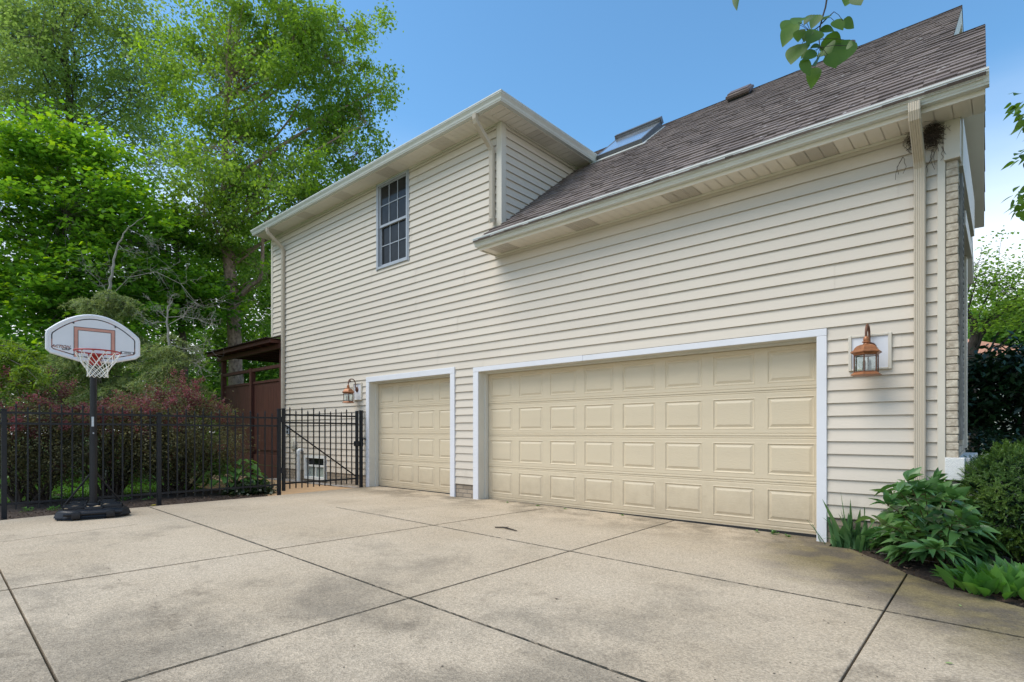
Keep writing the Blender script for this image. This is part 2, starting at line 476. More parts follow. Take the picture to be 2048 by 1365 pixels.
# ------------------------------------------------------------------ shingle and concrete materials
def shinglemat():
    m, n, l, p = nodes_of('asphalt shingles')
    g = n.new('ShaderNodeNewGeometry'); tc = n.new('ShaderNodeTexCoord')
    cr = n.new('ShaderNodeValToRGB'); e = cr.color_ramp.elements
    e[0].position = 0; e[0].color = rgba(srgb(120, 109, 104)); e[1].position = 1; e[1].color = rgba(srgb(152, 139, 132))
    x = e.new(0.5); x.color = rgba(srgb(136, 123, 117))
    l.new(g.outputs['Random Per Island'], cr.inputs[0])
    nz = n.new('ShaderNodeTexNoise'); nz.inputs['Scale'].default_value = 140; nz.inputs['Detail'].default_value = 3
    l.new(tc.outputs['Object'], nz.inputs['Vector'])
    n2 = n.new('ShaderNodeTexNoise'); n2.inputs['Scale'].default_value = 1.1; n2.inputs['Detail'].default_value = 5
    l.new(tc.outputs['Object'], n2.inputs['Vector'])
    a = n.new('ShaderNodeMath'); a.operation = 'MULTIPLY_ADD'; l.new(nz.outputs['Fac'], a.inputs[0]); a.inputs[1].default_value = 0.9; a.inputs[2].default_value = 0.22
    b = n.new('ShaderNodeMath'); b.operation = 'MULTIPLY_ADD'; l.new(n2.outputs['Fac'], b.inputs[0]); b.inputs[1].default_value = 0.7; b.inputs[2].default_value = 0.68
    c = n.new('ShaderNodeMath'); c.operation = 'MULTIPLY'; l.new(a.outputs[0], c.inputs[0]); l.new(b.outputs[0], c.inputs[1])
    mx = n.new('ShaderNodeMix'); mx.data_type = 'RGBA'; mx.blend_type = 'MULTIPLY'; mx.inputs['Factor'].default_value = 1
    l.new(cr.outputs[0], mx.inputs['A']); l.new(c.outputs[0], mx.inputs['B'])
    vo = n.new('ShaderNodeTexVoronoi'); vo.inputs['Scale'].default_value = 5.5; l.new(tc.outputs['Object'], vo.inputs['Vector'])
    v1 = n.new('ShaderNodeMapRange'); v1.inputs['From Min'].default_value = 0.05; v1.inputs['From Max'].default_value = 0.11; v1.inputs['To Min'].default_value = 1; v1.inputs['To Max'].default_value = 0
    l.new(vo.outputs['Distance'], v1.inputs['Value'])
    sx = n.new('ShaderNodeSeparateXYZ'); l.new(tc.outputs['Object'], sx.inputs[0])
    v2 = n.new('ShaderNodeMapRange'); v2.inputs['From Min'].default_value = -3.6; v2.inputs['From Max'].default_value = -1.8
    l.new(sx.outputs['X'], v2.inputs['Value'])
    v3 = n.new('ShaderNodeMath'); v3.operation = 'MULTIPLY'; l.new(v1.outputs[0], v3.inputs[0]); l.new(v2.outputs[0], v3.inputs[1])
    mv = n.new('ShaderNodeMix'); mv.data_type = 'RGBA'; l.new(v3.outputs[0], mv.inputs['Factor']); l.new(mx.outputs['Result'], mv.inputs['A']); mv.inputs['B'].default_value = (0.55, 0.53, 0.50, 1)
    l.new(mv.outputs['Result'], p.inputs['Base Color'])
    p.inputs['Roughness'].default_value = 0.9; p.inputs['Specular IOR Level'].default_value = 0.25
    bp = n.new('ShaderNodeBump'); bp.inputs['Strength'].default_value = 0.6; bp.inputs['Distance'].default_value = 0.004
    l.new(nz.outputs['Fac'], bp.inputs['Height']); l.new(bp.outputs[0], p.inputs['Normal'])
    return m
MT['shingle'] = shinglemat()

def ventmat():
    """soffit vent: rows of small holes"""
    m, n, l, p = nodes_of('perforated soffit')
    tc = n.new('ShaderNodeTexCoord')
    vo = n.new('ShaderNodeTexVoronoi'); vo.inputs['Scale'].default_value = 90; vo.inputs['Randomness'].default_value = 0.0
    l.new(tc.outputs['Object'], vo.inputs['Vector'])
    mr = n.new('ShaderNodeMapRange'); mr.inputs['From Min'].default_value = 0.25; mr.inputs['From Max'].default_value = 0.45
    l.new(vo.outputs['Distance'], mr.inputs['Value'])
    mx = n.new('ShaderNodeMix'); mx.data_type = 'RGBA'
    l.new(mr.outputs[0], mx.inputs['Factor'])
    mx.inputs['A'].default_value = (0.22, 0.20, 0.17, 1); mx.inputs['B'].default_value = (0.62, 0.57, 0.49, 1)
    l.new(mx.outputs['Result'], p.inputs['Base Color']); p.inputs['Roughness'].default_value = 0.6
    return m
MT['vent'] = ventmat()

# ------------------------------------------------------------------ the house
E_ = 0.127; ZB = 0.215; LIP = 0.021
Z_SOF, Z_SOF2 = 3.835, 5.885          # soffit heights, garage and upper storey
P_ROOF = 0.774; Z_ROOF = 4.275        # main roof plane: z = Z_ROOF + P_ROOF * y
XC = -5.834                           # corner of the upper storey
X_L, X_L2, X_R = -13.0, -13.6, -0.426

house = thing('house', 'cream vinyl sided two storey house with two tan garage doors and brown shingle roof', 'house', (-6.5, 3.0, 0), world=True)

def siding(mb, P, u0, u1, z0, z1, holes=(), seed=1):
    rg = random.Random(seed)
    k = math.floor((z0 - ZB) / E_ + 1e-6)
    while ZB + k * E_ < z1 - 1e-6:
        zc = ZB + k * E_
        cut = sorted({max(zc, z0), min(zc + E_, z1)} | {h for hh in holes for h in hh[2:4] if max(zc, z0) < h < min(zc + E_, z1)})
        rp = random.Random(seed * 1000 + k // 2)
        seams = [u0 + rp.uniform(0.3, 3.6)]
        while seams[-1] < u1: seams.append(seams[-1] + 3.66)
        for za, zb_ in zip(cut[:-1], cut[1:]):
            zm = (za + zb_) / 2
            iv = [(u0, u1)]
            for h in holes:
                if h[2] < zm < h[3]:
                    nv = []
                    for a, b in iv:
                        if h[1] <= a or h[0] >= b: nv.append((a, b)); continue
                        if a < h[0]: nv.append((a, h[0]))
                        if h[1] < b: nv.append((h[1], b))
                    iv = nv
            f = lambda z: LIP - (LIP - 0.002) * min(1.0, (z - zc) / E_)
            for a, b in iv:
                pts = [a] + [q for q in seams if a + 0.05 < q < b - 0.05] + [b]
                for i in range(len(pts) - 1):
                    o = 0.0024 * (sum(1 for q in seams if q <= pts[i] + 1e-6) % 2) + rp.uniform(0, 0.0006)
                    p, q = pts[i], pts[i + 1]
                    mid = za + (zb_ - za) * 0.12 if za == zc else None
                    zf_ = za + 0.0042 if abs(za - zc) < 1e-9 and zb_ - za > 0.02 else za
                    mb.quad(P(p, f(za) + o, zf_), P(q, f(za) + o, zf_), P(q, f(zb_) + o, zb_), P(p, f(zb_) + o, zb_))
                    if abs(za - zc) < 1e-9:
                        h = f(za) + o - 0.0045               # hollow hem under the butt of the course
                        mb.quad(P(p, f(za) + o, zf_), P(p, h, zf_), P(q, h, zf_), P(q, f(za) + o, zf_))
                        mb.quad(P(p, h, zf_), P(p, h, za + 0.014), P(q, h, za + 0.014), P(q, h, zf_))
                        mb.quad(P(p, h, za + 0.014), P(p, -0.004, za + 0.014), P(q, -0.004, za + 0.014), P(q, h, za + 0.014))
                        mb.quad(P(p, 0.0025, za - 0.001), P(q, 0.0025, za - 0.001), P(q, 0.0025, za + 0.014), P(p, 0.0025, za + 0.014))
        k += 1

front = lambda u, d, z: (u, -d, z)
mb = MB()
DBL = (-6.431, -1.344, -1, 2.118); SGL = (-9.473, -6.875, -1, 2.165)
WIN = (-9.105, -8.14, 4.222, 5.862)
BWN = (-11.98, -11.0, -1, 0.56)
PL1 = (-1.155, -0.80, 1.668, 2.012); PL2 = (-9.93, -9.62, 1.72, 2.072)
siding(mb, front, X_L, XC, ZB, 3.453, [DBL, SGL, BWN, PL2, PL1], 1)
siding(mb, front, X_L2, XC, 3.453, Z_SOF2 + 0.02, [WIN], 1)
siding(mb, front, XC, X_R, ZB, Z_SOF + 0.02, [DBL, PL1], 1)
siding(mb, lambda u, d, z: (XC + d, u, z), 0.0, 2.6, 4.15, Z_SOF2 + 0.02, [], 3)
siding(mb, lambda u, d, z: (X_L2 - d, u, z), 0.0, 8.0, 3.453, Z_SOF2 + 0.02, [], 4)
siding(mb, lambda u, d, z: (X_L - d, u, z), 0.0, 8.0, ZB, 3.453, [], 5)
mb.build('siding', MT['siding'], house)

mb = MB()     # the walls behind the siding, with the openings left free
def wall_with_holes(mb, u0, u1, z0, z1, holes, y):
    us = sorted({u0, u1} | {h for hh in holes for h in hh[:2] if u0 < h < u1})
    for a, b in zip(us[:-1], us[1:]):
        um = (a + b) / 2
        zs = z0
        hs = sorted([h for h in holes if h[0] < um < h[1]], key=lambda h: h[2])
        for h in hs:
            if h[2] > zs: mb.quad((a, y, zs), (b, y, zs), (b, y, h[2]), (a, y, h[2]))
            zs = max(zs, h[3])
        if zs < z1: mb.quad((a, y, zs), (b, y, zs), (b, y, z1), (a, y, z1))
wall_with_holes(mb, X_L2, XC, 3.46, 5.9, [WIN], 0.006)
wall_with_holes(mb, X_L, X_R, -0.3, 3.46, [DBL, SGL, BWN], 0.006)
wall_with_holes(mb, XC, X_R, 3.46, 3.9, [], 0.006)
mb.quad((X_L2, 0.01, 3.452), (X_L, 0.01, 3.452), (X_L, 8, 3.452), (X_L2, 8, 3.452))
mb.quad((X_L, 8, -0.3), (-0.62, 8, -0.3), (-0.62, 8, 3.9), (X_L, 8, 3.9))
mb.build('back_wall', MT['trim_cream'], house)

mb = MB()     # corner posts and the little trims
mb.bevel_box(X_L - 0.024, X_L + 0.072, -0.026, 0.02, 0.22, 3.452, 0.004)
mb.bevel_box(X_L2 - 0.024, X_L2 + 0.06, -0.026, 0.02, 3.44, Z_SOF2, 0.004)
mb.bevel_box(XC - 0.085, XC + 0.026, -0.027, 0.085, 4.20, Z_SOF2, 0.005)
mb.bevel_box(X_R - 0.035, X_R + 0.022, -0.030, 0.0, 0.14, Z_SOF, 0.004)
mb.box(X_L2, X_L, -0.022, 0.0, 3.44, 3.462)
mb.pieces('corner_trim', MT['trim_cream'], house)

mb = MB()     # brick foundation strips
for a, b in ((X_L, -11.98), (-11.0, -9.47), (-6.875, -6.431), (-1.344, X_R)):
    mb.quad((a, -0.002, -0.35), (b, -0.002, -0.35), (b, -0.002, ZB + 0.01), (a, -0.002, ZB + 0.01))
mb.quad((-11.98, -0.002, -0.35), (-11.0, -0.002, -0.35), (-11.0, -0.002, 0.02), (-11.98, -0.002, 0.02))
mb.quad((X_L - 0.003, -0.002, -0.35), (X_L - 0.003, -0.002, ZB), (X_L - 0.003, 8, ZB), (X_L - 0.003, 8, -0.35))
mb.pieces('brick_foundation', MT['brick'], house)

# -- brick front of the house, seen edge-on at the right corner
fx = lambda y: -0.314 - 0.024 * y
mb = MB()
rg = random.Random(5)
for zlo, zhi in ((-0.10, 0.60), (0.845, 3.50)):
    mb = MB(); z = zlo
    while z + 0.06 < zhi:
        j = rg.uniform(-0.003, 0.003)
        mb.bevel_box(X_R + 0.024 + rg.uniform(0, .002), fx(0) + j, -0.018 + rg.uniform(-0.003, 0.003), 0.085, z, z + 0.0605, 0.004, 1)
        z += 0.0695
    mb.build('corner_brick', MT['brick_pale'], house)
mb = MB()
mb.box(X_R + 0.02, fx(0) - 0.007, -0.010, 0.09, -0.2, 3.5)
mb.build('brick_joint', MT['mortar'], house)
mb = MB()
mb.quad((fx(0.09), 0.09, -0.2), (fx(2.6), 2.6, -0.2), (fx(2.6), 2.6, 3.9), (fx(0.09), 0.09, 3.9))
mb.quad((fx(2.6), 2.6, -0.2), (-0.66, 2.6, -0.2), (-0.66, 2.6, 3.9), (fx(2.6), 2.6, 3.9))
mb.quad((-0.66, 2.6, -0.2), (-0.70, 8, -0.2), (-0.70, 8, 3.9), (-0.66, 2.6, 3.9))
mb.build('brick_front', MT['brick_face'], house)
mb = MB()
mb.bevel_box(X_R + 0.018, fx(0) + 0.045, -0.045, 0.12, 0.645, 0.845, 0.006)
mb.bevel_box(fx(0) - 0.05, fx(0) + 0.075, 0.12, 1.9, 0.60, 0.84, 0.006)
mb.pieces('stone_sill', MT['stone'], house)
mb = MB()
mb.bevel_box(X_R + 0.012, fx(0) + 0.016, -0.05, 0.10, 3.49, Z_SOF, 0.004)
mb.bevel_box(fx(0) - 0.02, fx(0) + 0.028, 0.10, 2.5, 3.46, 3.9, 0.004)
mb.bevel_box(fx(0.5) - 0.02, fx(0.5) + 0.030, 0.30, 0.46, 0.95, 3.42, 0.004)
mb.bevel_box(fx(0.5) - 0.02, fx(0.5) + 0.050, 0.30, 1.6, 2.98, 3.12, 0.004)
mb.bevel_box(fx(1.5) - 0.02, fx(1.5) + 0.034, 1.45, 1.62, 0.90, 2.98, 0.004)
mb.pieces('front_casing', MT['trim_cream'], house)
mb = MB()
mb.bevel_box(fx(0.2), fx(0.2) + 0.028, 0.11, 0.28, 1.0, 3.40, 0.004)
for q in range(40): mb.box(fx(0.2) + 0.028, fx(0.2) + 0.033, 0.125, 0.265, 1.05 + q * 0.057, 1.085 + q * 0.057)
mb.build('shutter', M('weathered grey shutter', (0.24, 0.235, 0.22), 0.85, 0.35, 12, 0.6, 30, stretch=(4, 4, 0.5)), house)

# -- soffits
def soffit_strips(P, u0, u1, w0, w1, first, vents):
    a, b, c = MB(), MB(), MB()
    u, k = u0, 0
    while u < u1 - 0.02:
        e = min(u + E_, u1)
        t = b if vents(k + first) else a
        t.quad(P(u + 0.004, w0, 0), P(e - 0.003, w0, 0), P(e - 0.003, w1, 0), P(u + 0.004, w1, 0))
        t.quad(P(u + 0.004, w0, 0), P(u + 0.004, w1, 0), P(u + 0.004, w1, 0.009), P(u + 0.004, w0, 0.009))
        u += E_; k += 1
    c.quad(P(u0, w0, 0.010), P(u1, w0, 0.010), P(u1, w1, 0.010), P(u0, w1, 0.010))
    return a, b, c
FY, GY = -0.345, -0.47                # fascia and gutter face, out from the wall
def eave(P, u0, u1, w0, w1, vents):
    a, b, c = soffit_strips(P, u0, u1, w0, w1, 0, vents)
    a.add(c.v, c.f)
    a.build('soffit', MT['soffit'], house)
    n = len(b.v) // 8; k0 = 0                      # every vented panel is two quads
    ks = [k for k in range(400) if vents(k)][:n]
    for k in range(n):
        if k == n - 1 or ks[k + 1] != ks[k] + 1:
            g = MB(); g.add(b.v[k0 * 8:(k + 1) * 8], [(4 * i, 4 * i + 1, 4 * i + 2, 4 * i + 3) for i in range(2 * (k + 1 - k0))])
            g.build('soffit_vent', MT['vent'], house); k0 = k + 1
eave(lambda u, v, h: (u, v, Z_SOF + h), -5.93, -0.13, FY, -0.001, lambda k: k % 11 in (1, 2, 3) and k < 44)
eave(lambda u, v, h: (u, v, Z_SOF2 + h), -13.68, XC, FY, -0.001, lambda k: k % 12 in (3, 4, 5))
eave(lambda u, v, h: (v, u, Z_SOF2 + h), FY, 2.2, XC + 0.001, XC + 0.30, lambda k: k % 12 in (7, 8, 9, 10))
mb = MB()     # J channel against the wall and the fascia behind the gutters
mb.box(-5.93, X_R - 0.04, -0.030, -0.018, Z_SOF - 0.022, Z_SOF - 0.002)
mb.box(X_L2 + 0.06, XC - 0.09, -0.030, -0.018, Z_SOF2 - 0.022, Z_SOF2 - 0.002)
mb.box(XC + 0.018, XC + 0.030, 0.09, 2.2, Z_SOF2 - 0.022, Z_SOF2 - 0.002)
mb.box(-5.945, -0.125, FY - 0.018, FY, Z_SOF - 0.012, Z_SOF + 0.16)
mb.box(-5.960, -5.945, FY - 0.018, 0.004, Z_SOF - 0.012, Z_SOF + 0.12)
mb.box(-13.69, XC + 0.318, FY - 0.018, FY, Z_SOF2 - 0.012, Z_SOF2 + 0.12)
mb.box(-13.702, -13.69, FY - 0.018, 8.0, Z_SOF2 - 0.012, Z_SOF2 + 0.12)
mb.box(XC + 0.30, XC + 0.318, FY, 2.25, Z_SOF2 - 0.012, Z_SOF2 + 0.12)
mb.pieces('fascia', MT['soffit'], house)

# -- gutters (K profile) and downspouts
KP = [(0.0, 0.0), (0.062, 0.0), (0.066, 0.012), (0.074, 0.020), (0.082, 0.045), (0.102, 0.072), (0.112, 0.082), (0.112, 0.096),
      (0.119, 0.098), (0.119, 0.114), (0.108, 0.114), (0.108, 0.106), (0.0, 0.10)]
g = MB(); g.sweep(KP, [(-5.985, FY - 0.019, Z_SOF + 0.030), (-0.100, FY - 0.019, Z_SOF + 0.030)])
g.build('gutter', MT['gutter'], house)
g = MB(); g.sweep(KP, [(-13.74, FY - 0.019, Z_SOF2 - 0.005), (XC + 0.319, FY - 0.019, Z_SOF2 - 0.005), (XC + 0.319, 2.08, Z_SOF2 - 0.005)])
g.build('gutter', MT['gutter'], house)

def spout(name, x, ztop, zbot, y0=-0.42, wid=0.086, dep=0.058, foot=None, xs=0.0, ribs=5):
    """rectangular ribbed pipe: drop from the gutter, elbow back to the wall, down the wall"""
    mb = MB()
    yw = -LIP - dep / 2 - 0.006
    path = [(x + xs, y0, ztop), (x + xs, y0, ztop - 0.07), (x + xs * 0.95, y0 + 0.02, ztop - 0.12)]
    path += [(x + xs * 0.1, yw - 0.05, ztop - 0.36), (x, yw - 0.012, ztop - 0.42), (x, yw, ztop - 0.50)]
    path += [(x, yw, zbot + 0.10)]
    if foot is not None:
        path += [(x, yw - 0.01, zbot + 0.05), (x + foot[0] * 0.5, yw + foot[1] * 0.5 - 0.02, zbot + 0.015), (x + foot[0], yw + foot[1], zbot)]
    else:
        path += [(x, yw, zbot)]
    sec = []
    hw, hd = wid / 2, dep / 2
    for k in range(ribs * 4 + 1):
        t = -1 + 2 * k / (ribs * 4)
        sec.append((t * hw * 0.96, -hd - (0.0045 if k % 4 in (1, 2) else 0.0)))
    sec = [(-hw, -hd * 0.7)] + sec + [(hw, -hd * 0.7), (hw, hd), (-hw, hd)]
    n = len(sec)
    P = [np.array(p, float) for p in path]
    vs = []
    for i in range(len(P)):
        t = P[min(i + 1, len(P) - 1)] - P[max(i - 1, 0)]; t /= np.linalg.norm(t)
        rx = np.array([1.0, 0, 0]); rx = rx - t * (rx @ t); rx /= np.linalg.norm(rx)
        ry = np.cross(rx, t)                       # points away from wall for a downward pipe
        if ry[1] > 0.0 and abs(t[2]) > 0.5: ry = -ry
        if abs(t[2]) <= 0.5 and ry[2] < 0: ry = -ry
        for a, b in sec: vs.append(P[i] + rx * a - ry * b)
    fs = [(i * n + k, i * n + (k + 1) % n, (i + 1) * n + (k + 1) % n, (i + 1) * n + k) for i in range(len(P) - 1) for k in range(n)]
    fs += [tuple(range(n)), tuple((len(P) - 1) * n + k for k in range(n - 1, -1, -1))]
    mb.add(vs, fs)
    return mb.build('downspout', MT['downspout'], house)
spout('r', -0.585, Z_SOF + 0.055, -0.05, y0=-0.455)
spout('l', -12.93, Z_SOF2 + 0.0, -0.05, xs=-0.02, wid=0.075)
spout('c', -5.985, Z_SOF2 + 0.0, 4.33, wid=0.075, foot=(0.10, -0.10))
mb = MB()
for x, z in ((-12.93, 1.3), (-12.93, 3.2), (-0.585, 1.9), (-0.585, 3.0), (-5.985, 5.0)):
    mb.box(x - 0.052, x + 0.052, -0.022, -LIP + 0.004, z, z + 0.02)
mb.pieces('pipe_strap', MT['downspout'], house)

# -- shingle roofs: every course is a real step, broken into tabs of uneven thickness
def shingles(mb, O, U, S, N, poly_at, length, e=0.1435, seed=3):
    """O eave origin, U unit along the eave, S unit up the slope, N normal; poly_at(s) -> intervals of u at slope distance s"""
    rg = random.Random(seed)
    O, U, S, N = (np.array(q, float) for q in (O, U, S, N))
    k = 0
    while k * e < length:
        s0, s1 = k * e, min((k + 1) * e + 0.012, length + 0.02)
        for u0, u1 in poly_at(min(s0 + e / 2, length)):
            u = u0
            while u < u1 - 1e-4:
                w_ = rg.choice((0.085, 0.11, 0.15, 0.19, 0.24))
                v = min(u + w_, u1)
                if u1 - v < 0.05: v = u1
                t = rg.choice((0.015, 0.017, 0.020, 0.022)); ds = rg.uniform(-0.004, 0.003)
                a = [O + U * u + S * (s0 + ds) + N * t, O + U * v + S * (s0 + ds) + N * t, O + U * v + S * s1 + N * (t - 0.014), O + U * u + S * s1 + N * (t - 0.014)]
                b0 = O + U * u + S * (s0 + ds) - N * 0.004; b1 = O + U * v + S * (s0 + ds) - N * 0.004
                c0 = O + U * u + S * s1 - N * 0.004; c1 = O + U * v + S * s1 - N * 0.004
                mb.add(a + [b0, b1, c0, c1], [(0, 1, 2, 3), (5, 4, 7, 6)[:0] or (0, 4, 5, 1), (0, 3, 6, 4), (1, 5, 7, 2)])
                u = v
        k += 1
nrm = math.hypot(1, P_ROOF)
Y_E, Y_RG, Y_SG = -0.475, 3.03, 1.32
XM, X_RK = -0.425, lambda y: -0.118 - 0.024 * (y + 0.45)
S_ = (0, 1 / nrm, P_ROOF / nrm); N_ = (0, -P_ROOF / nrm, 1 / nrm)
zr = lambda y: Z_ROOF + P_ROOF * y
def front_iv(s_):
    y = Y_E + s_ / nrm
    left = -5.97 if y < 0 else (XC + 0.012 if y < 2.0 else (XC + 0.40 if y < 2.12 else XC + 0.25 - (y - 2.12) * 1.2))
    right = X_RK(y) if y < Y_SG else XM
    return [(left, right)]
mb = MB()
shingles(mb, (0, Y_E, zr(Y_E) + 0.02), (1, 0, 0), S_, N_, front_iv, (Y_RG - Y_E) * nrm)
# back slopes
shingles(mb, (0, 2 * Y_RG - Y_E, zr(Y_E) + 0.02), (1, 0, 0), (0, -1 / nrm, P_ROOF / nrm), (0, P_ROOF / nrm, 1 / nrm),
         lambda s_: [(-7.0, XM)], (Y_RG - Y_E) * nrm, seed=4, e=0.287)
shingles(mb, (0, 2 * Y_SG - Y_E, zr(Y_E) + 0.02), (1, 0, 0), (0, -1 / nrm, P_ROOF / nrm), (0, P_ROOF / nrm, 1 / nrm),
         lambda s_: [(-0.62, X_RK(2 * Y_SG - Y_E - s_ / nrm))], (Y_SG - Y_E) * nrm, seed=5, e=0.287)
roof = mb.build('shingle_roof', MT['shingle'], house)
mb = MB()     # decking under the shingles, closing the gable ends
for x0, x1 in ((-6.6, XM - 0.01),):
    mb.add([(x0, 2.0, zr(2.0)), (x1, Y_E + 0.4, zr(Y_E + 0.4)), (x1, Y_RG, zr(Y_RG)), (x0, Y_RG, zr(Y_RG)), (-5.82, Y_E + 0.4, zr(Y_E + 0.4)), (-5.82, 2.0, zr(2.0))], [(4, 1, 2, 3, 0, 5)])
mb.quad((-5.96, Y_E + 0.01, zr(Y_E)), (X_RK(0) , Y_E + 0.01, zr(Y_E)), (X_RK(0), Y_E + 0.4, zr(Y_E + 0.4)), (-5.96, Y_E + 0.4, zr(Y_E + 0.4)))
mb.build('roof_deck', MT['soffit'], house)
# rakes: boards and soffits along both gables
def rake(mb, xf, y0, y1, ridge, wid):
    zf = lambda y: zr(y) if y <= ridge else zr(2 * ridge - y)
    for a, b in ((y0, ridge), (ridge, y1)):
        for (xa, xb, h0, h1) in ((0, -0.022, -0.20, 0.012), (-0.022, -wid, -0.20, -0.185)):
            vs = [(xf(y) + x, y, zf(y) + h) for y in (a, b) for x, h in ((xa, h0), (xb, h0), (xb, h1), (xa, h1))]
            mb.add(vs, [(0, 1, 2, 3), (7, 6, 5, 4), (0, 4, 5, 1), (1, 5, 6, 2), (2, 6, 7, 3), (3, 7, 4, 0)])
mb = MB()
rake(mb, lambda y: X_RK(y) - 0.006, -0.29, 2 * Y_SG - Y_E - 0.02, Y_SG, 0.24)
rake(mb, lambda y: XM - 0.006, Y_SG - 0.1, 2 * Y_RG - Y_E - 0.02, Y_RG, 0.24)
mb.build('rake_board', MT['soffit'], house)
mb = MB()     # gable walls
mb.poly([(fx(0) - 0.02, 0.0, 3.83), (fx(2.6) - 0.02, 2.64, 3.83), (fx(1.3) - 0.02, Y_SG, zr(Y_SG) - 0.19)])
mb.poly([(-0.64, -0.1, 3.8), (-0.64, 6.1, 3.8), (-0.64, Y_RG, zr(Y_RG) - 0.19)])
mb.pieces('gable_wall', MT['siding'], house)
# upper storey hip roof (its slopes stay hidden behind its gutter from the drive)
mb = MB()
hx0, hx1, hy0, hy1, hz, hp = -13.76, XC + 0.40, -0.45, 9.0, Z_SOF2 + 0.105, 0.42
ym = (hy0 + hy1) / 2; hh = hz + hp * (ym - hy0); dx = (ym - hy0)
a, b, c, d = (hx0, hy0, hz), (hx1, hy0, hz), (hx1, hy1, hz), (hx0, hy1, hz)
r0, r1 = (hx0 + dx, ym, hh), (max(hx0 + dx + 0.01, hx1 - dx), ym, hh)
mb.add([a, b, c, d, r0, r1], [(0, 1, 5, 4), (1, 2, 5), (2, 3, 4, 5), (3, 0, 4)])
mb.build('hip_roof', MT['shingle'], house)

# -- roof vents and skylight
rot = Matrix.Rotation(math.atan(P_ROOF), 4, 'X')
def on_roof(x, y, h=0.0):
    return Matrix.Translation(Vector((x, y, zr(y))) + Vector(N_) * (0.02 + h)) @ rot
def roof_vent(x, y, sx, sy, h):
    mb = MB()
    bm = bmesh.new()
    bmesh.ops.create_cube(bm, size=1)
    for v in bm.verts:
        k = 0.9 if v.co.z > 0 else 1.0
        v.co = Vector((v.co.x * sx * k, v.co.y * sy * k, (v.co.z + 0.5) * h))
    bmesh.ops.bevel(bm, geom=list(bm.edges), offset=0.025, segments=3, affect='EDGES')
    mb.from_bm(bm, on_roof(x, y, 0.035))
    o = mb.build('roof_vent', MT['vent_brown'], roof, smooth=True)
    mb = MB()
    bm = bmesh.new(); bmesh.ops.create_cube(bm, size=1)
    for v in bm.verts: v.co = Vector((v.co.x * sx * 0.8, v.co.y * sy * 0.8, v.co.z * 0.09))
    mb.from_bm(bm, on_roof(x, y, 0.02))
    mb.build('vent_collar', MT['rubber'], roof)
MT['vent_brown'] = M('brown vent hood', (0.13, 0.095, 0.082), 0.5, 0.15, 8)
roof_vent(-3.18, 2.80, 0.40, 0.30, 0.085)
for x in (-1.94, -1.66):
    mb = MB()
    mb.tube([(x, 2.86, zr(2.86) - 0.02), (x, 2.86, zr(2.86) + 0.16)], 0.045, 12)
    mb.tube([(x, 2.86, zr(2.86) + 0.13), (x, 2.86, zr(2.86) + 0.17)], 0.06, 12)
    mb.build('pipe_vent', MT['vent_brown'], roof, smooth=True)

sky_fr, sky_gl = MB(), MB()
sx0, sx1, sy0, sy1 = -5.42, -4.52, 2.06, 2.78
SKT = 0.055                                    # the curb stands higher at the top, so the pane is steeper than the roof
def rp(x, y, h): return tuple(np.array((x, y, zr(y) + 0.02)) + np.array(N_) * (h + (SKT * (y - sy0) if h > 0 else 0)))
def rbox(mb, x0, x1, y0, y1, h0, h1):
    vs = [rp(x, y, h) for h in (h0, h1) for y in (y0, y1) for x in (x0, x1)]
    mb.add(vs, [(0, 2, 3, 1), (4, 5, 7, 6), (0, 1, 5, 4), (2, 6, 7, 3), (0, 4, 6, 2), (1, 3, 7, 5)])
rbox(sky_fr, sx0, sx1, sy0, sy0 + 0.04, -0.02, 0.085); rbox(sky_fr, sx0, sx1, sy1 - 0.04, sy1, -0.02, 0.115)
rbox(sky_fr, sx0, sx0 + 0.04, sy0 + 0.04, sy1 - 0.04, -0.02, 0.085); rbox(sky_fr, sx1 - 0.04, sx1, sy0 + 0.04, sy1 - 0.04, -0.02, 0.085)
rbox(sky_fr, sx0 - 0.012, sx1 + 0.012, sy1 - 0.015, sy1 + 0.05, 0.03, 0.145)
sk = sky_fr.build('skylight', M('skylight frame', (0.14, 0.145, 0.15), 0.4, 0.1, 6, metal=0.4), house)
rbox(sky_gl, sx0 + 0.041, sx1 - 0.041, sy0 + 0.041, sy1 - 0.041, 0.070, 0.082)
mg, n, l, p = nodes_of('skylight glass')
p.inputs['Base Color'].default_value = (0.75, 0.8, 0.84, 1); p.inputs['Roughness'].default_value = 0.08; p.inputs['Metallic'].default_value = 0.85
tcn = n.new('ShaderNodeTexCoord'); nn = n.new('ShaderNodeTexNoise'); nn.inputs['Scale'].default_value = 3
l.new(tcn.outputs['Object'], nn.inputs['Vector']); l.new(nn.outputs['Fac'], p.inputs['Roughness'])
mr_ = n.new('ShaderNodeMapRange'); mr_.inputs['To Min'].default_value = 0.05; mr_.inputs['To Max'].default_value = 0.3
l.new(nn.outputs['Fac'], mr_.inputs['Value']); l.new(mr_.outputs[0], p.inputs['Roughness'])
sky_gl.build('skylight_pane', mg, sk)
SKT = 0.0
rbox_f = MB(); rbox(rbox_f, sx0 - 0.08, sx1 + 0.08, sy0 - 0.10, sy0 - 0.005, 0.012, 0.022); rbox(rbox_f, sx1 + 0.003, sx1 + 0.05, sy0 - 0.005, sy1, 0.012, 0.022)
rbox_f.build('flashing', MT['gutter'], sk)

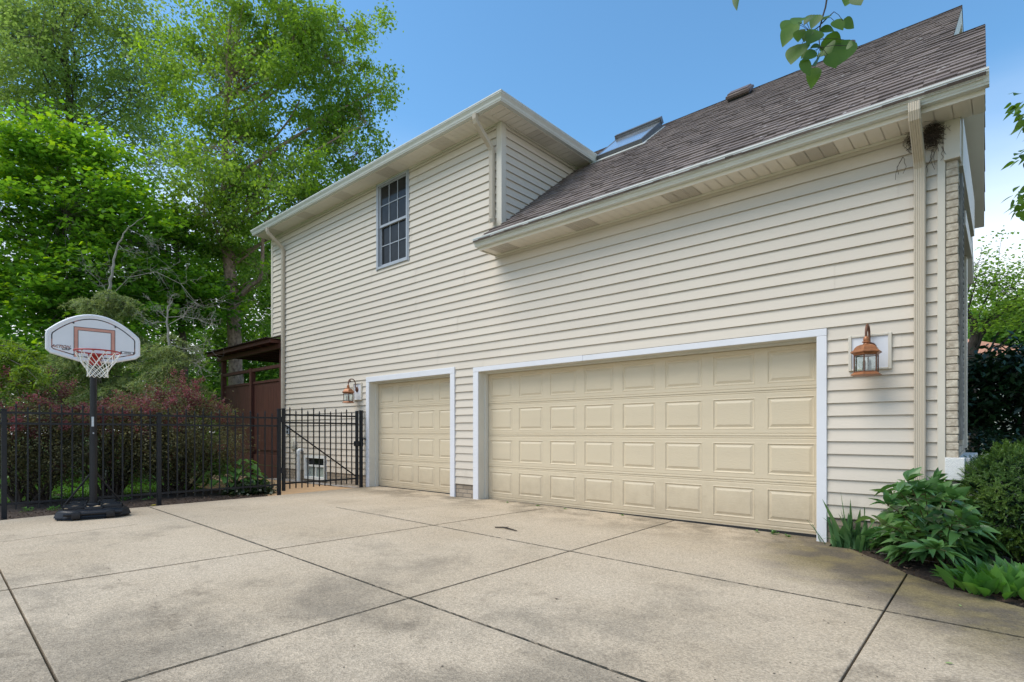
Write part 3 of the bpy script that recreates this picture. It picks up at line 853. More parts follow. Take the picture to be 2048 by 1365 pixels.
# -- garage doors
def garage_door(x0, x1, zb_, zt, cols, label):
    y = 0.185
    back = MB(); back.box(x0, x1, y + 0.012, y + 0.05, zb_, zt)
    gd = back.build('garage_door', MT['door'], house)
    gd['label'] = label
    H = (zt - zb_ - 0.03) / 4
    PW = (x1 - x0) / cols
    for r in range(4):
        s_ = MB()
        za = zb_ + 0.03 + r * H
        def rect(xa, xb, zc, zd, ya, ins, yb):
            o = [(xa, ya, zc), (xb, ya, zc), (xb, ya, zd), (xa, ya, zd)]
            i_ = [(xa + ins, yb, zc + ins), (xb - ins, yb, zc + ins), (xb - ins, yb, zd - ins), (xa + ins, yb, zd - ins)]
            s_.add(o + i_, [(0, 1, 5, 4), (1, 2, 6, 5), (2, 3, 7, 6), (3, 0, 4, 7)])
            return xa + ins, xb - ins, zc + ins, zd - ins
        # horizontal ribs at the section joints
        zs = [(0.0, 0.004), (0.004, 0.0), (0.020, 0.0), (0.024, 0.004), (0.030, 0.004), (0.034, 0.0), (0.075, 0.0),
              (H - 0.075, 0.0), (H - 0.034, 0.0), (H - 0.030, 0.004), (H - 0.024, 0.004), (H - 0.020, 0.0), (H - 0.007, 0.0), (H - 0.001, 0.009)]
        pz0, pz1 = za + 0.075, za + H - 0.075
        for (h0, d0), (h1, d1) in zip(zs[:-1], zs[1:]):
            if abs(h0 - 0.075) < 1e-6: continue
            s_.quad((x0, y + d0, za + h0), (x1, y + d0, za + h0), (x1, y + d1, za + h1), (x0, y + d1, za + h1))
        for c in range(cols):
            ca, cb = x0 + c * PW, x0 + (c + 1) * PW
            m_ = 0.062
            fa, fb = ca + m_, cb - m_
            s_.quad((ca, y, pz0), (fa, y, pz0), (fa, y, pz1), (ca, y, pz1))
            s_.quad((fb, y, pz0), (cb, y, pz0), (cb, y, pz1), (fb, y, pz1))
            q = rect(fa, fb, pz0, pz1, y, 0.010, y - 0.003)
            q = rect(q[0], q[1], q[2], q[3], y - 0.003, 0.009, y + 0.006)
            q = rect(q[0], q[1], q[2], q[3], y + 0.006, 0.010, y + 0.007)
            q = rect(q[0], q[1], q[2], q[3], y + 0.007, 0.026, y - 0.002)
            s_.quad((q[0], y - 0.003, q[2]), (q[1], y - 0.003, q[2]), (q[1], y - 0.003, q[3]), (q[0], y - 0.003, q[3]))
        s_.build('door_section', MT['door'], gd)
    rb = MB()
    rb.box(x0, x1, y - 0.012, y + 0.03, zb_ - 0.05, zb_ + 0.012)
    rb.build('bottom_seal', MT['rubber'], gd)
    rb = MB(); rb.box(x0, x1, y - 0.003, y + 0.02, zb_ + 0.012, zb_ + 0.0295)
    rb.build('bottom_rail', MT['door'], gd)
    # a pair of stops and the jambs
    jb = MB()
    jb.box(x0 - 0.03, x0 + 0.004, -0.02, y + 0.05, zb_ - 0.06, zt + 0.03); jb.box(x1 - 0.004, x1 + 0.03, -0.02, y + 0.05, zb_ - 0.06, zt + 0.03)
    jb.box(x0 + 0.004, x1 - 0.004, -0.02, y + 0.05, zt - 0.004, zt + 0.03)
    jb.box(x0 + 0.004, x0 + 0.024, 0.115, y - 0.006, zb_ - 0.05, zt - 0.03); jb.box(x1 - 0.024, x1 - 0.004, 0.115, y - 0.006, zb_ - 0.05, zt - 0.03)
    jb.box(x0 + 0.004, x1 - 0.004, 0.115, y - 0.006, zt - 0.03, zt - 0.004)
    jb.build('door_jamb', MT['jamb'], house)
garage_door(-9.373, -6.986, 0.0, 2.062, 4, 'single tan garage door four raised panels wide')
garage_door(-6.316, -1.435, -0.018, 2.045, 8, 'double wide tan garage door eight raised panels wide')
def door_frame(xo0, xi0, xi1, xo1, zi, zo, zb0, zb1):
    mb = MB(); y0, y1 = -0.036, -0.003
    mb.bevel_box(xo0, xi0 + 0.0, y0, y1, zb0, zi, 0.004); mb.bevel_box(xi1, xo1, y0, y1, zb1, zi, 0.004)
    xm = xo0 + (xo1 - xo0) * 0.42
    if xo1 - xo0 > 4:
        mb.bevel_box(xo0, xm - 0.001, y0 - 0.0015, y1, zi + 0.0015, zo, 0.004); mb.bevel_box(xm, xo1, y0, y1, zi + 0.0015, zo - 0.002, 0.004)
    else:
        mb.bevel_box(xo0, xo1, y0, y1, zi + 0.0015, zo, 0.004)
    mb.build('door_frame', MT['white_trim'], house)
door_frame(-9.473, -9.372, -6.987, -6.875, 2.062, 2.165, -0.01, -0.02)
door_frame(-6.431, -6.315, -1.436, -1.344, 2.042, 2.118, -0.02, -0.075)

# -- upstairs window
mb = MB()
x0, x1, z0, z1 = WIN
mb.bevel_box(x0, x0 + 0.045, -0.040, 0.02, z0, z1, 0.004); mb.bevel_box(x1 - 0.045, x1, -0.040, 0.02, z0, z1, 0.004)
mb.bevel_box(x0 + 0.045, x1 - 0.045, -0.038, 0.02, z1 - 0.045, z1, 0.004); mb.bevel_box(x0 + 0.045, x1 - 0.045, -0.038, 0.02, z0, z0 + 0.045, 0.004)
mb.bevel_box(x0 - 0.025, x0 - 0.001, -0.030, -0.002, z0 - 0.02, z1 + 0.02, 0.003); mb.bevel_box(x1 + 0.001, x1 + 0.025, -0.030, -0.002, z0 - 0.02, z1 + 0.02, 0.003)
win = mb.build('window', MT['sash'], house)
x0, x1, z0, z1 = x0 + 0.045, x1 - 0.045, z0 + 0.045, z1 - 0.045
zm = (z0 + z1) / 2
fr = MB(); gr = MB(); pa = MB()
for za, zb_, y in ((z0, zm, 0.018), (zm - 0.02, z1, -0.006)):
    t = 0.038
    fr.box(x0, x0 + t, y, y + 0.025, za, zb_ + 0.02); fr.box(x1 - t, x1, y, y + 0.025, za, zb_ + 0.02)
    fr.box(x0 + t, x1 - t, y, y + 0.025, za, za + t + 0.006); fr.box(x0 + t, x1 - t, y, y + 0.025, zb_ - t + 0.02, zb_ + 0.02)
    pa.quad((x0 + t, y + 0.018, za + t), (x1 - t, y + 0.018, za + t), (x1 - t, y + 0.018, zb_), (x0 + t, y + 0.018, zb_))
    for k in (1, 2):
        xx = x0 + t + (x1 - x0 - 2 * t) * k / 3
        gr.box(xx - 0.008, xx + 0.008, y + 0.008, y + 0.016, za + t, zb_)
    zz = (za + t + zb_ - 0.01) / 2
    gr.box(x0 + t, x1 - t, y + 0.007, y + 0.0155, zz - 0.008, zz + 0.008)
fr.build('sash', MT['sash'], win); gr.build('muntin', MT['sash'], win); pa.build('pane', MT['pane'], win)

# -- basement window, pvc pipe, dryer vent, outlet
mb = MB()
x0, x1, z0, z1 = -11.96, -11.02, 0.02, 0.555
for a in ((x0, x0 + 0.07, z0, z1), (x1 - 0.07, x1, z0, z1), (x0 + 0.07, x1 - 0.07, z1 - 0.06, z1), (x0 + 0.07, x1 - 0.07, z0, z0 + 0.06)):
    mb.bevel_box(a[0], a[1], -0.034, 0.10, a[2], a[3], 0.004)
bw = mb.build('basement_window', MT['pvc'], house)
mb = MB(); mb.bevel_box(x0 + 0.07, x1 - 0.07, 0.02, 0.05, 0.30, 0.345, 0.004); mb.box(x0 + 0.40, x0 + 0.43, 0.03, 0.05, 0.08, 0.30)
mb.build('sash', MT['pvc'], bw)
mb = MB(); mb.quad((x0 + 0.07, 0.055, z0 + 0.06), (x1 - 0.07, 0.055, z0 + 0.06), (x1 - 0.07, 0.055, 0.30), (x0 + 0.07, 0.055, 0.30))
mb.build('lower_pane', M('pale obscured glass', (0.30, 0.34, 0.30), 0.15, 0.25, 6), bw)
mb = MB(); mb.quad((x0 + 0.07, 0.055, 0.30), (x1 - 0.07, 0.055, 0.30), (x1 - 0.07, 0.055, z1 - 0.06), (x0 + 0.07, 0.055, z1 - 0.06))
mb.build('upper_pane', MT['pane'], bw)
mb = MB()
mb.tube([(-12.06, 0.01, 0.66), (-12.06, -0.08, 0.66), (-12.06, -0.105, 0.64), (-12.06, -0.11, 0.60), (-12.06, -0.11, -0.05)], 0.045, 12)
mb.tube([(-12.06, -0.05, 0.66), (-12.06, -0.085, 0.66), (-12.06, -0.105, 0.645), (-12.06, -0.11, 0.61), (-12.06, -0.11, 0.56)], 0.053, 12)
mb.build('drain_pipe', MT['pvc'], house, smooth=True)
mb = MB()
mb.tube([(-12.45, 0.0, 0.80), (-12.45, -0.04, 0.80), (-12.45, -0.055, 0.80)], [0.145, 0.145, 0.12], 20)
mb.box(-12.52, -12.38, -0.075, -0.055, 0.74, 0.86)
mb.build('wall_vent', MT['trim_cream'], house)
mb = MB(); mb.bevel_box(-12.80, -12.66, -0.045, -0.01, 1.03, 1.24, 0.006)
ob = mb.build('outlet_cover', MT['sash'], house)
mb = MB(); mb.box(-12.765, -12.695, -0.052, -0.045, 1.06, 1.12); mb.box(-12.765, -12.695, -0.052, -0.045, 1.15, 1.21)
mb.build('socket', MT['plastic_black'], ob)

# -- mounting blocks for the lanterns
def block(p):
    x0, x1, z0, z1 = p[0], p[1], p[2], p[3]
    mb = MB()
    mb.bevel_box(x0, x0 + 0.028, -0.042, -0.002, z0, z1, 0.004); mb.bevel_box(x1 - 0.028, x1, -0.042, -0.002, z0, z1, 0.004)
    mb.bevel_box(x0 + 0.028, x1 - 0.028, -0.040, -0.002, z1 - 0.022, z1, 0.004); mb.bevel_box(x0 + 0.028, x1 - 0.028, -0.040, -0.002, z0, z0 + 0.018, 0.004)
    o = mb.build('mounting_block', MT['trim_cream'], house)
    mb = MB(); mb.box(x0 + 0.028, x1 - 0.028, -0.026, -0.001, z0 + 0.018, z1 - 0.022)
    mb.build('block_face', MT['white_trim'], o)
block(PL1); block(PL2)

# -- lanterns
def lantern():
    root = thing('wall_lantern', None, None)
    cy = -0.20                                  # out from the wall; origin at the wall, at the foot of the glass
    mb = MB()                                   # wall plate + scroll arm
    mb.lathe([(0.055, -0.006), (0.055, 0.004), (0.042, 0.018), (0.012, 0.022)], 18)
    plate = MB(); plate.add([(v[0], -v[2] - 0.0, v[1] + 0.25) for v in mb.v], mb.f)
    pts = [(0, -0.02, 0.25)] + [(0, -0.10 - 0.10 * math.cos(a), 0.36 + 0.10 * math.sin(a)) for a in np.linspace(-0.9, math.pi * 0.98, 16)][::1]
    pts = [(0, -0.02, 0.25), (0, -0.035, 0.30), (0, -0.04, 0.36)] + [(0, -0.12 + 0.08 * math.cos(a), 0.37 + 0.085 * math.sin(a)) for a in np.linspace(0.1, math.pi, 12)] + [(0, cy, 0.335), (0, cy, 0.315)]
    plate.tube(pts, 0.0105, 10)
    curl = [(0, -0.165 + 0.028 * (1 - t / 9) * math.cos(1.2 * t), 0.40 + 0.028 * (1 - t / 9) * math.sin(1.2 * t)) for t in np.linspace(0, 7.5, 22)]
    plate.tube(curl, 0.006, 7)
    plate.build('bracket', MT['copper_dark'], root, smooth=True)
    n = 6; r0 = math.pi / 6
    hd = MB()
    hd.lathe([(0.0, 0.338), (0.012, 0.336), (0.022, 0.322), (0.026, 0.305), (0.022, 0.292), (0.034, 0.286), (0.034, 0.281), (0.022, 0.277), (0.028, 0.258)], 14, (0, cy, 0), cap=False)
    hd.build('finial', MT['copper'], root, smooth=True)
    hd = MB()
    hd.lathe([(0.028, 0.262), (0.050, 0.258), (0.078, 0.246), (0.098, 0.228), (0.110, 0.206), (0.134, 0.190), (0.136, 0.184), (0.112, 0.170), (0.106, 0.160), (0.02, 0.160)], n, (0, cy, 0), r0)
    hd.build('hood', MT['copper'], root)
    bs = MB(); bs.lathe([(0.100, 0.006), (0.104, 0.0), (0.132, -0.022), (0.132, -0.028), (0.05, -0.036), (0.0, -0.036)], n, (0, cy, 0), r0)
    bs.build('base', MT['copper'], root)
    fr = MB(); gl = MB()
    for k in range(n):
        a = r0 + k * math.pi / 3; b = a + math.pi / 3
        p = np.array((0.101 * math.cos(a), cy + 0.101 * math.sin(a))); q = np.array((0.101 * math.cos(b), cy + 0.101 * math.sin(b)))
        fr.tube([(p[0], p[1], 0.0), (p[0], p[1], 0.165)], 0.0062, 6)
        d = (q - p) / np.linalg.norm(q - p) * 0.006
        pp, qq = p + d, q - d
        for zz in (0.004, 0.158): fr.bar((p[0], p[1], zz), (q[0], q[1], zz), 0.008, 0.008)
        gl.quad((pp[0], pp[1], 0.006), (qq[0], qq[1], 0.006), (qq[0], qq[1], 0.16), (pp[0], pp[1], 0.16))
    fr.build('cage', MT['copper_dark'], root); gl.build('glass', MT['glass'], root)
    bu = MB()
    for k in range(3):
        a = k * 2.1
        x, y = 0.03 * math.cos(a), cy + 0.03 * math.sin(a)
        bu.tube([(x, y, -0.01), (x, y, 0.055)], 0.012, 8)
        bu.tube([(x, y, 0.055), (x, y, 0.075), (x, y, 0.10), (x, y, 0.125)], [0.008, 0.013, 0.010, 0.001], 8)
    bu.build('candle_bulb', M('bulb', (0.35, 0.36, 0.34), 0.2, 0.1), root, smooth=True)
    return root
lan = lantern()
lan.location = (-0.975, -0.026, 1.63)
tag(lan, 'copper wall lantern right of the double garage door on its white block', 'wall lantern', 'copper wall lanterns beside the garage doors')
l2 = copy_tree(lan)
l2.location = (-9.80, -0.026, 1.69)
tag(l2, 'copper wall lantern left of the single garage door above the gate', 'wall lantern')

# -- bird nest under the eave
rg = random.Random(11)
mb = MB()
for k in range(460):
    a = rg.uniform(0, 6.28); rr = rg.gauss(0, 1)
    c = Vector((-0.495 + 0.034 * rg.gauss(0, 1), -0.075 + 0.028 * rg.gauss(0, 1), 3.735 + 0.042 * rg.gauss(0, 1)))
    if k > 400: c = Vector((-0.655 + 0.02 * rg.gauss(0, 1), -0.05 + 0.02 * rg.gauss(0, 1), 3.745 + 0.04 * rg.gauss(0, 1)))
    d = Vector((rg.gauss(0, 1), rg.gauss(0, 0.45), rg.gauss(0, 0.7))).normalized() * rg.uniform(0.02, 0.06)
    mid = c + Vector((rg.gauss(0, .012), rg.gauss(0, .012), rg.gauss(0, .012)))
    p0, p1 = c - d, c + d
    for q in (p0, p1, mid):
        q.y = min(q.y, -0.024); q.z = min(q.z, Z_SOF - 0.008)
    mb.tube([p0, mid, p1], 0.0016, 3, cap=False)
for k in range(9):
    x = rg.choice((-0.69, -0.45)) + rg.uniform(-0.05, 0.03)
    pts = [(x, -0.05, 3.62)]
    for j in range(4): pts.append((pts[-1][0] + rg.uniform(-.03, .02), pts[-1][1] + rg.uniform(-.006, .004), pts[-1][2] - rg.uniform(.02, .06)))
    mb.tube(pts, 0.002, 3, cap=False)
ns = mb.build('bird_nest', M('nest straw', (0.085, 0.06, 0.042), 0.95, 0.5, 30, col2=(0.035, 0.026, 0.02)))
tag(ns, 'ragged bird nest of dark straw tucked behind the downspout under the eave', 'nest')

# ------------------------------------------------------------------ ground and driveway
mb = MB()
N = 40
mb.quad((-400, -300, -0.16), (400, -300, -0.16), (400, 600, -0.16), (-400, 600, -0.16))
tag(mb.build('ground', MT['lawn']), kind='structure')

def concretemat():
    m, n, l, p = nodes_of('exposed aggregate concrete')
    tc = n.new('ShaderNodeTexCoord')
    def noise(scale, det=4, rough=0.6, st=None):
        q = n.new('ShaderNodeTexNoise'); q.inputs['Scale'].default_value = scale; q.inputs['Detail'].default_value = det; q.inputs['Roughness'].default_value = rough
        if st:
            mp = n.new('ShaderNodeMapping'); mp.inputs['Scale'].default_value = st; mp.inputs['Rotation'].default_value = (0, 0, 0.6)
            l.new(tc.outputs['Object'], mp.inputs[0]); l.new(mp.outputs[0], q.inputs['Vector'])
        else: l.new(tc.outputs['Object'], q.inputs['Vector'])
        return q.outputs['Fac']
    def rng_(v, a, b, c, d, smooth=False):
        q = n.new('ShaderNodeMapRange'); q.inputs['From Min'].default_value = a; q.inputs['From Max'].default_value = b
        q.inputs['To Min'].default_value = c; q.inputs['To Max'].default_value = d
        if smooth: q.interpolation_type = 'SMOOTHSTEP'
        l.new(v, q.inputs['Value']); return q.outputs[0]
    def mix(f, a, b, mode='MIX'):
        q = n.new('ShaderNodeMix'); q.data_type = 'RGBA'; q.blend_type = mode
        for s_, v in (('Factor', f), ('A', a), ('B', b)):
            if isinstance(v, tuple): q.inputs[s_].default_value = rgba(v)
            elif isinstance(v, (int, float)): q.inputs[s_].default_value = v
            else: l.new(v, q.inputs[s_])
        return q.outputs['Result']
    def math_(op, a, b=None, c=None):
        q = n.new('ShaderNodeMath'); q.operation = op
        for i, v in enumerate((a, b, c)):
            if v is None: continue
            if isinstance(v, (int, float)): q.inputs[i].default_value = v
            else: l.new(v, q.inputs[i])
        return q.outputs[0]
    sp = n.new('ShaderNodeSeparateXYZ'); l.new(tc.outputs['Object'], sp.inputs[0])
    X, Y = sp.outputs['X'], sp.outputs['Y']
    base = mix(rng_(noise(0.55, 4), 0.35, 0.65, 0, 1), (0.46, 0.37, 0.262), (0.525, 0.432, 0.318))
    # pebbles
    vo = n.new('ShaderNodeTexVoronoi'); vo.inputs['Scale'].default_value = 135; l.new(tc.outputs['Object'], vo.inputs['Vector'])
    peb = n.new('ShaderNodeSeparateColor'); l.new(vo.outputs['Color'], peb.inputs[0])
    base = mix(rng_(noise(62, 3, 0.6), 0.62, 0.72, 0, 0.55), base, (0.16, 0.13, 0.10))
    base = mix(rng_(noise(17, 5, 0.7, (1, 3.2, 1)), 0.58, 0.72, 0, 0.30), base, (0.15, 0.125, 0.10))
    # weather stains: big soft grey patches, stronger toward the street side and the doors
    big = noise(0.75, 9, 0.68)
    near = rng_(math_('MULTIPLY_ADD', Y, -1.0, math_('MULTIPLY', X, 0.55)), 0.4, 4.2, 0.0, 1.0, True)
    thr = math_('MULTIPLY_ADD', near, 0.16, big)
    base = mix(rng_(thr, 0.53, 0.76, 0, 0.62, True), base, (0.17, 0.145, 0.11))
    mid = noise(2.6, 9, 0.72)
    base = mix(math_('MULTIPLY', rng_(mid, 0.52, 0.68, 0, 0.62, True), math_('MULTIPLY_ADD', near, 0.8, 0.2)), base, (0.15, 0.12, 0.085))
    # grime along the garage wall
    wallm = math_('MULTIPLY', rng_(Y, -1.25, -0.05, 0, 1, True), rng_(noise(1.4, 8, 0.7), 0.40, 0.62, 0, 1, True))
    base = mix(math_('MULTIPLY', wallm, 0.75), base, (0.15, 0.125, 0.085))
    # mossy dark band along the planting bed at the right
    dl = math_('ADD', math_('MULTIPLY', X, 0.665), math_('MULTIPLY', Y, 0.747))      # distance axis across the bed edge
    edge = rng_(math_('MULTIPLY_ADD', noise(1.9, 8, 0.7), 0.75, dl), -2.05, -1.10, 0, 1, True)
    xin = rng_(X, -2.3, -1.15, 0, 1, True)
    moss = mix(rng_(noise(2.2, 6), 0.42, 0.6, 0, 1, True), (0.085, 0.070, 0.050), (0.17, 0.135, 0.060))
    base = mix(math_('MULTIPLY', math_('MULTIPLY', edge, xin), 0.90), base, moss)
    base = mix(1.0, base, rng_(peb.outputs[0], 0, 1, 0.76, 1.24), 'MULTIPLY')
    base = mix(1.0, base, rng_(noise(52, 6, 0.8), 0.3, 0.7, 0.78, 1.20), 'MULTIPLY')
    l.new(base, p.inputs['Base Color'])
    p.inputs['Roughness'].default_value = 0.88; p.inputs['Specular IOR Level'].default_value = 0.25
    bp = n.new('ShaderNodeBump'); bp.inputs['Strength'].default_value = 0.55; bp.inputs['Distance'].default_value = 0.004
    l.new(vo.outputs['Distance'], bp.inputs['Height']); l.new(bp.outputs[0], p.inputs['Normal'])
    return m
MT['concrete'] = concretemat()

L = lambda a, b: (onslab(*a)[:2], onslab(*b)[:2])
jA = L((300, 1015), (1290, 1365)); jB = L((672, 1015), (2048, 1276)); jC = L((0, 1183), (1085, 1018))
jD = L((245, 1365), (1330, 1047)); jE = L((1680, 1365), (1815, 1147)); jF = L((0, 1140), (115, 1365)); jG = L((0, 1085), (270, 1050))
def shift(j, dx=0, dy=0): return (j[0] + np.array([dx, dy]), j[1] + np.array([dx, dy]))
right_edge = [(-1.30, 0.0), (-1.285, -0.22)] + [tuple(onslab(*q)[:2]) for q in ((1700, 1098), (1760, 1122), (1815, 1148), (1900, 1176), (1975, 1197), (2048, 1216))] + [(0.9, -2.05), (2.6, -2.5), (9, -2.9)]
left_edge = [tuple(onslab(*q)[:2]) for q in ((0, 1041), (110, 1030), (270, 1016), (420, 1003), (555, 991))]
outline = [(9, -13), (-8.7, -13), (-8.95, -8)] + left_edge + [(-9.36, -0.9), (-9.375, 0.17)] + [(-1.30, 0.17)] + right_edge
def clip(poly, a, b, side, inset):
    """keep the part of poly on one side of line a-b, at least inset away from it"""
    a, b = np.array(a, float), np.array(b, float)
    d = (b - a) / np.linalg.norm(b - a); nr = np.array([-d[1], d[0]]) * side
    f = lambda p: (np.array(p) - a) @ nr - inset
    out = []
    for i in range(len(poly)):
        p, q = poly[i], poly[(i + 1) % len(poly)]
        fp, fq = f(p), f(q)
        if fp >= 0: out.append(tuple(p))
        if fp * fq < 0:
            t = fp / (fp - fq)
            out.append(tuple(np.array(p) + t * (np.array(q) - np.array(p))))
    return out
rows = [(jB, 0.0055), (jA, 0.0070), (jF, 0.0065), (shift(jF, 0, -2.0), 0.006), (shift(jF, 0, -4.0), 0.006)]
cols = [(shift(jG, -0.0, 0), 0.0025), (jC, 0.0050), (jD, 0.0060), (jE, 0.0060), (shift(jE, 2.1, 0), 0.006), (shift(jE, 4.2, 0), 0.006)]
bm_all = MB()
def z_of(p): return slope_z(p[0])
for r in range(len(rows) + 1):
    pr = outline
    if r > 0: pr = clip(pr, *rows[r - 1][0], -1 if (rows[r - 1][0][1] - rows[r - 1][0][0])[0] > 0 else 1, rows[r - 1][1])
    if r < len(rows): pr = clip(pr, *rows[r][0], 1 if (rows[r][0][1] - rows[r][0][0])[0] > 0 else -1, rows[r][1])
    if len(pr) < 3: continue
    for c in range(len(cols) + 1):
        pc = pr
        if c > 0:
            j, wd = cols[c - 1]; up = (j[1] - j[0])[1] > 0
            pc = clip(pc, *j, -1 if up else 1, wd)
        if c < len(cols):
            j, wd = cols[c]; up = (j[1] - j[0])[1] > 0
            pc = clip(pc, *j, 1 if up else -1, wd)
        if len(pc) < 3: continue
        bm = bmesh.new()
        try:
            vs = [bm.verts.new((p[0], p[1], z_of(p))) for p in pc]
            f = bm.faces.new(vs)
        except ValueError:
            bm.free(); continue
        bmesh.ops.remove_doubles(bm, verts=bm.verts, dist=1e-4)
        fs = list(bm.faces)
        if not fs: bm.free(); continue
        f = fs[0]
        if f.normal.z < 0: f.normal_flip()
        ex = bmesh.ops.extrude_face_region(bm, geom=[f])
        top = [g for g in ex['geom'] if isinstance(g, bmesh.types.BMVert)]
        # the original face becomes the bottom
        for v in [v for v in bm.verts if v not in set(top)]: v.co.z -= 0.10
        ed = [e for e in bm.edges if e.verts[0] in set(top) and e.verts[1] in set(top)]
        try: bmesh.ops.bevel(bm, geom=ed, offset=0.003, segments=1, affect='EDGES')
        except Exception: pass
        bm_all.from_bm(bm)
dr = bm_all.build('driveway', MT['concrete'])
tag(dr, kind='structure')
mb = MB()
mb.add([(p[0], p[1], z_of(p) - 0.026) for p in [(9, -13), (-9, -13), (-9.3, -6), (-9.3, 0.1), (-6.3, 0.1), (-1.3, 0.1), (-1.3, -0.3), (0.1, -1.8), (1, -2.15), (9, -3)]],
       [tuple(range(10))])
jm = M('mossy joint filling', (0.040, 0.055, 0.010), 0.95, 0.5, 3, 0.5, 60, col2=(0.008, 0.007, 0.005))
tag(mb.build('joint_filling', jm), kind='structure')

def dirtmat():
    m, n, l, p = nodes_of('joint dirt')
    tc = n.new('ShaderNodeTexCoord'); nz = n.new('ShaderNodeTexNoise'); nz.inputs['Scale'].default_value = 22; nz.inputs['Detail'].default_value = 6
    l.new(tc.outputs['Object'], nz.inputs['Vector'])
    cr = n.new('ShaderNodeMapRange'); cr.inputs['From Min'].default_value = 0.28; cr.inputs['From Max'].default_value = 0.5
    l.new(nz.outputs['Fac'], cr.inputs['Value'])
    tr = n.new('ShaderNodeBsdfTransparent'); ms = n.new('ShaderNodeMixShader')
    p.inputs['Base Color'].default_value = (0.022, 0.020, 0.012, 1); p.inputs['Roughness'].default_value = 0.95
    l.new(cr.outputs[0], ms.inputs[0]); l.new(tr.outputs[0], ms.inputs[1]); l.new(p.outputs[0], ms.inputs[2])
    l.new(ms.outputs[0], [x for x in n if x.type == 'OUTPUT_MATERIAL'][0].inputs['Surface'])
    return m
mb = MB()                                   # dirt that has washed into the tooled joints
for j, wd in ((jA, 0.010), (jB, 0.0115), (jC, 0.013), (jD, 0.0105), (L((0, 1085), (270, 1050)), 0.008)):
    a, b = j[0], j[1]
    d = (b - a) / np.linalg.norm(b - a); nr = np.array([-d[1], d[0]]) * wd / 2
    if j is jA: a = a - d * 0.02; b = b + d * 3
    elif j is jB: b = b + d * 1.0
    elif j is jC: a = a - d * 1.0
    elif j is jD: a = a - d * 2.0; b = b + d * 0.22
    elif j is jE: a = a - d * 1.5
    elif j is jF: a = a - d * 2.5; b = b + d * 2.5
    for k in range(40):
        p_, q_ = a + (b - a) * k / 40, a + (b - a) * (k + 1) / 40
        mb.quad(*[(v[0], v[1], slope_z(v[0]) + 0.0035) for v in (p_ - nr, q_ - nr, q_ + nr, p_ + nr)])
tag(mb.build('joint_dirt', dirtmat()), kind='structure')

mb = MB()   # planting bed on the right, mulch bed under the fence, lawn behind it, tan walkway
def sheet(name, pts, mat, amp=0.0, res=0.25, seed=1, z=0.0, zf=None):
    rg = np.random.default_rng(seed)
    xs = [p[0] for p in pts]; ys = [p[1] for p in pts]
    bm = bmesh.new()
    f = bm.faces.new([bm.verts.new((p[0], p[1], z)) for p in pts])
    for ax, lo, hi in ((0, min(xs), max(xs)), (1, min(ys), max(ys))):
        k = lo + res
        while k < hi:
            co = [0, 0, 0]; no = [0, 0, 0]; co[ax] = k; no[ax] = 1
            bmesh.ops.bisect_plane(bm, geom=list(bm.verts) + list(bm.edges) + list(bm.faces), plane_co=co, plane_no=no)
            k += res
    for v in bm.verts: v.co.z += rg.uniform(-amp, amp) + (zf(v.co) if zf else 0)
    b = MB(); b.from_bm(bm)
    return tag(b.build(name, mat, smooth=True), kind='structure')
sheet('planting_bed', [(-1.31, 0.03), (-1.29, -0.21)] + [(p[0] + 0.015, p[1] + 0.012) for p in right_edge[2:]] + [(9, 14), (-0.75, 14), (-0.75, 0.03)], MT['mulch'], 0.025, 0.22, 2, -0.075)
sheet('mulch_bed', [(-9.20, -12), (-8.97, -8)] + [(p[0] - 0.012, p[1]) for p in left_edge] + [(-9.42, -1.80), (-10.6, -1.95), (-11.9, -2.2), (-13.2, -4.0), (-13.4, -12)], MT['mulch'], 0.02, 0.16, 3, -0.05)
sheet('lawn', [(-11.9, -14), (-11.9, -2.4), (-14, -2.0), (-19, -1.5), (-34, -1.5), (-34, -14)], MT['lawn'], 0.02, 1.2, 4, -0.05)
sheet('walkway', [(-9.38, -1.88), (-9.38, 0.0), (-10.0, -0.02), (-13.0, -0.30), (-19.0, -0.30), (-19, -1.5), (-14, -1.98), (-11.9, -2.15), (-10.6, -1.92)], MT['walk'], 0.0, 3, 5, -0.045)
sheet('gravel_strip', [(-9.48, 0.01), (-9.9, -0.17), (-11.0, -0.24), (-13.2, -0.34), (-13.2, 0.01)], MT['gravel'], 0.008, 0.08, 6, -0.036)

# ------------------------------------------------------------------ leaves
def unit(a): return a / (np.linalg.norm(a, axis=-1, keepdims=True) + 1e-9)

def leaf_quads(P, D, Nn, Ln, Wd):
    """one rhombus leaf per point: tip along D, face normal about Nn"""
    D = unit(D); S = unit(np.cross(D, Nn)); Nn = np.cross(S, D)
    Ln, Wd = Ln[:, None], Wd[:, None]
    q = np.stack([P, P + D * Ln * 0.45 + S * Wd * 0.5 + Nn * Ln * 0.05, P + D * Ln, P + D * Ln * 0.45 - S * Wd * 0.5 + Nn * Ln * 0.05], 1)
    return q.reshape(-1, 3)

def scatter_leaves(rg, C, R, per, size, asp=0.65, droop=0.35, flat=0.5, horiz=False, sq=0.75):
    """leaves about cluster centres C with spread R; returns rhombus vertices"""
    n = len(C) * per
    idx = np.repeat(np.arange(len(C)), per)
    off = rg.normal(0, 1, (n, 3)) * (R[idx][:, None] if np.ndim(R) else R)
    off[:, 2] *= sq
    P = C[idx] + off
    a = rg.uniform(0, 2 * math.pi, n)
    D = np.stack([np.cos(a), np.sin(a), rg.normal(-droop, 0.45, n)], 1)
    Nn = np.stack([rg.normal(0, flat, n), rg.normal(0, flat, n), np.ones(n)], 1)
    L_ = size * rg.uniform(0.65, 1.25, n)
    return leaf_quads(P, D, Nn, L_, L_ * asp * rg.uniform(0.8, 1.2, n))

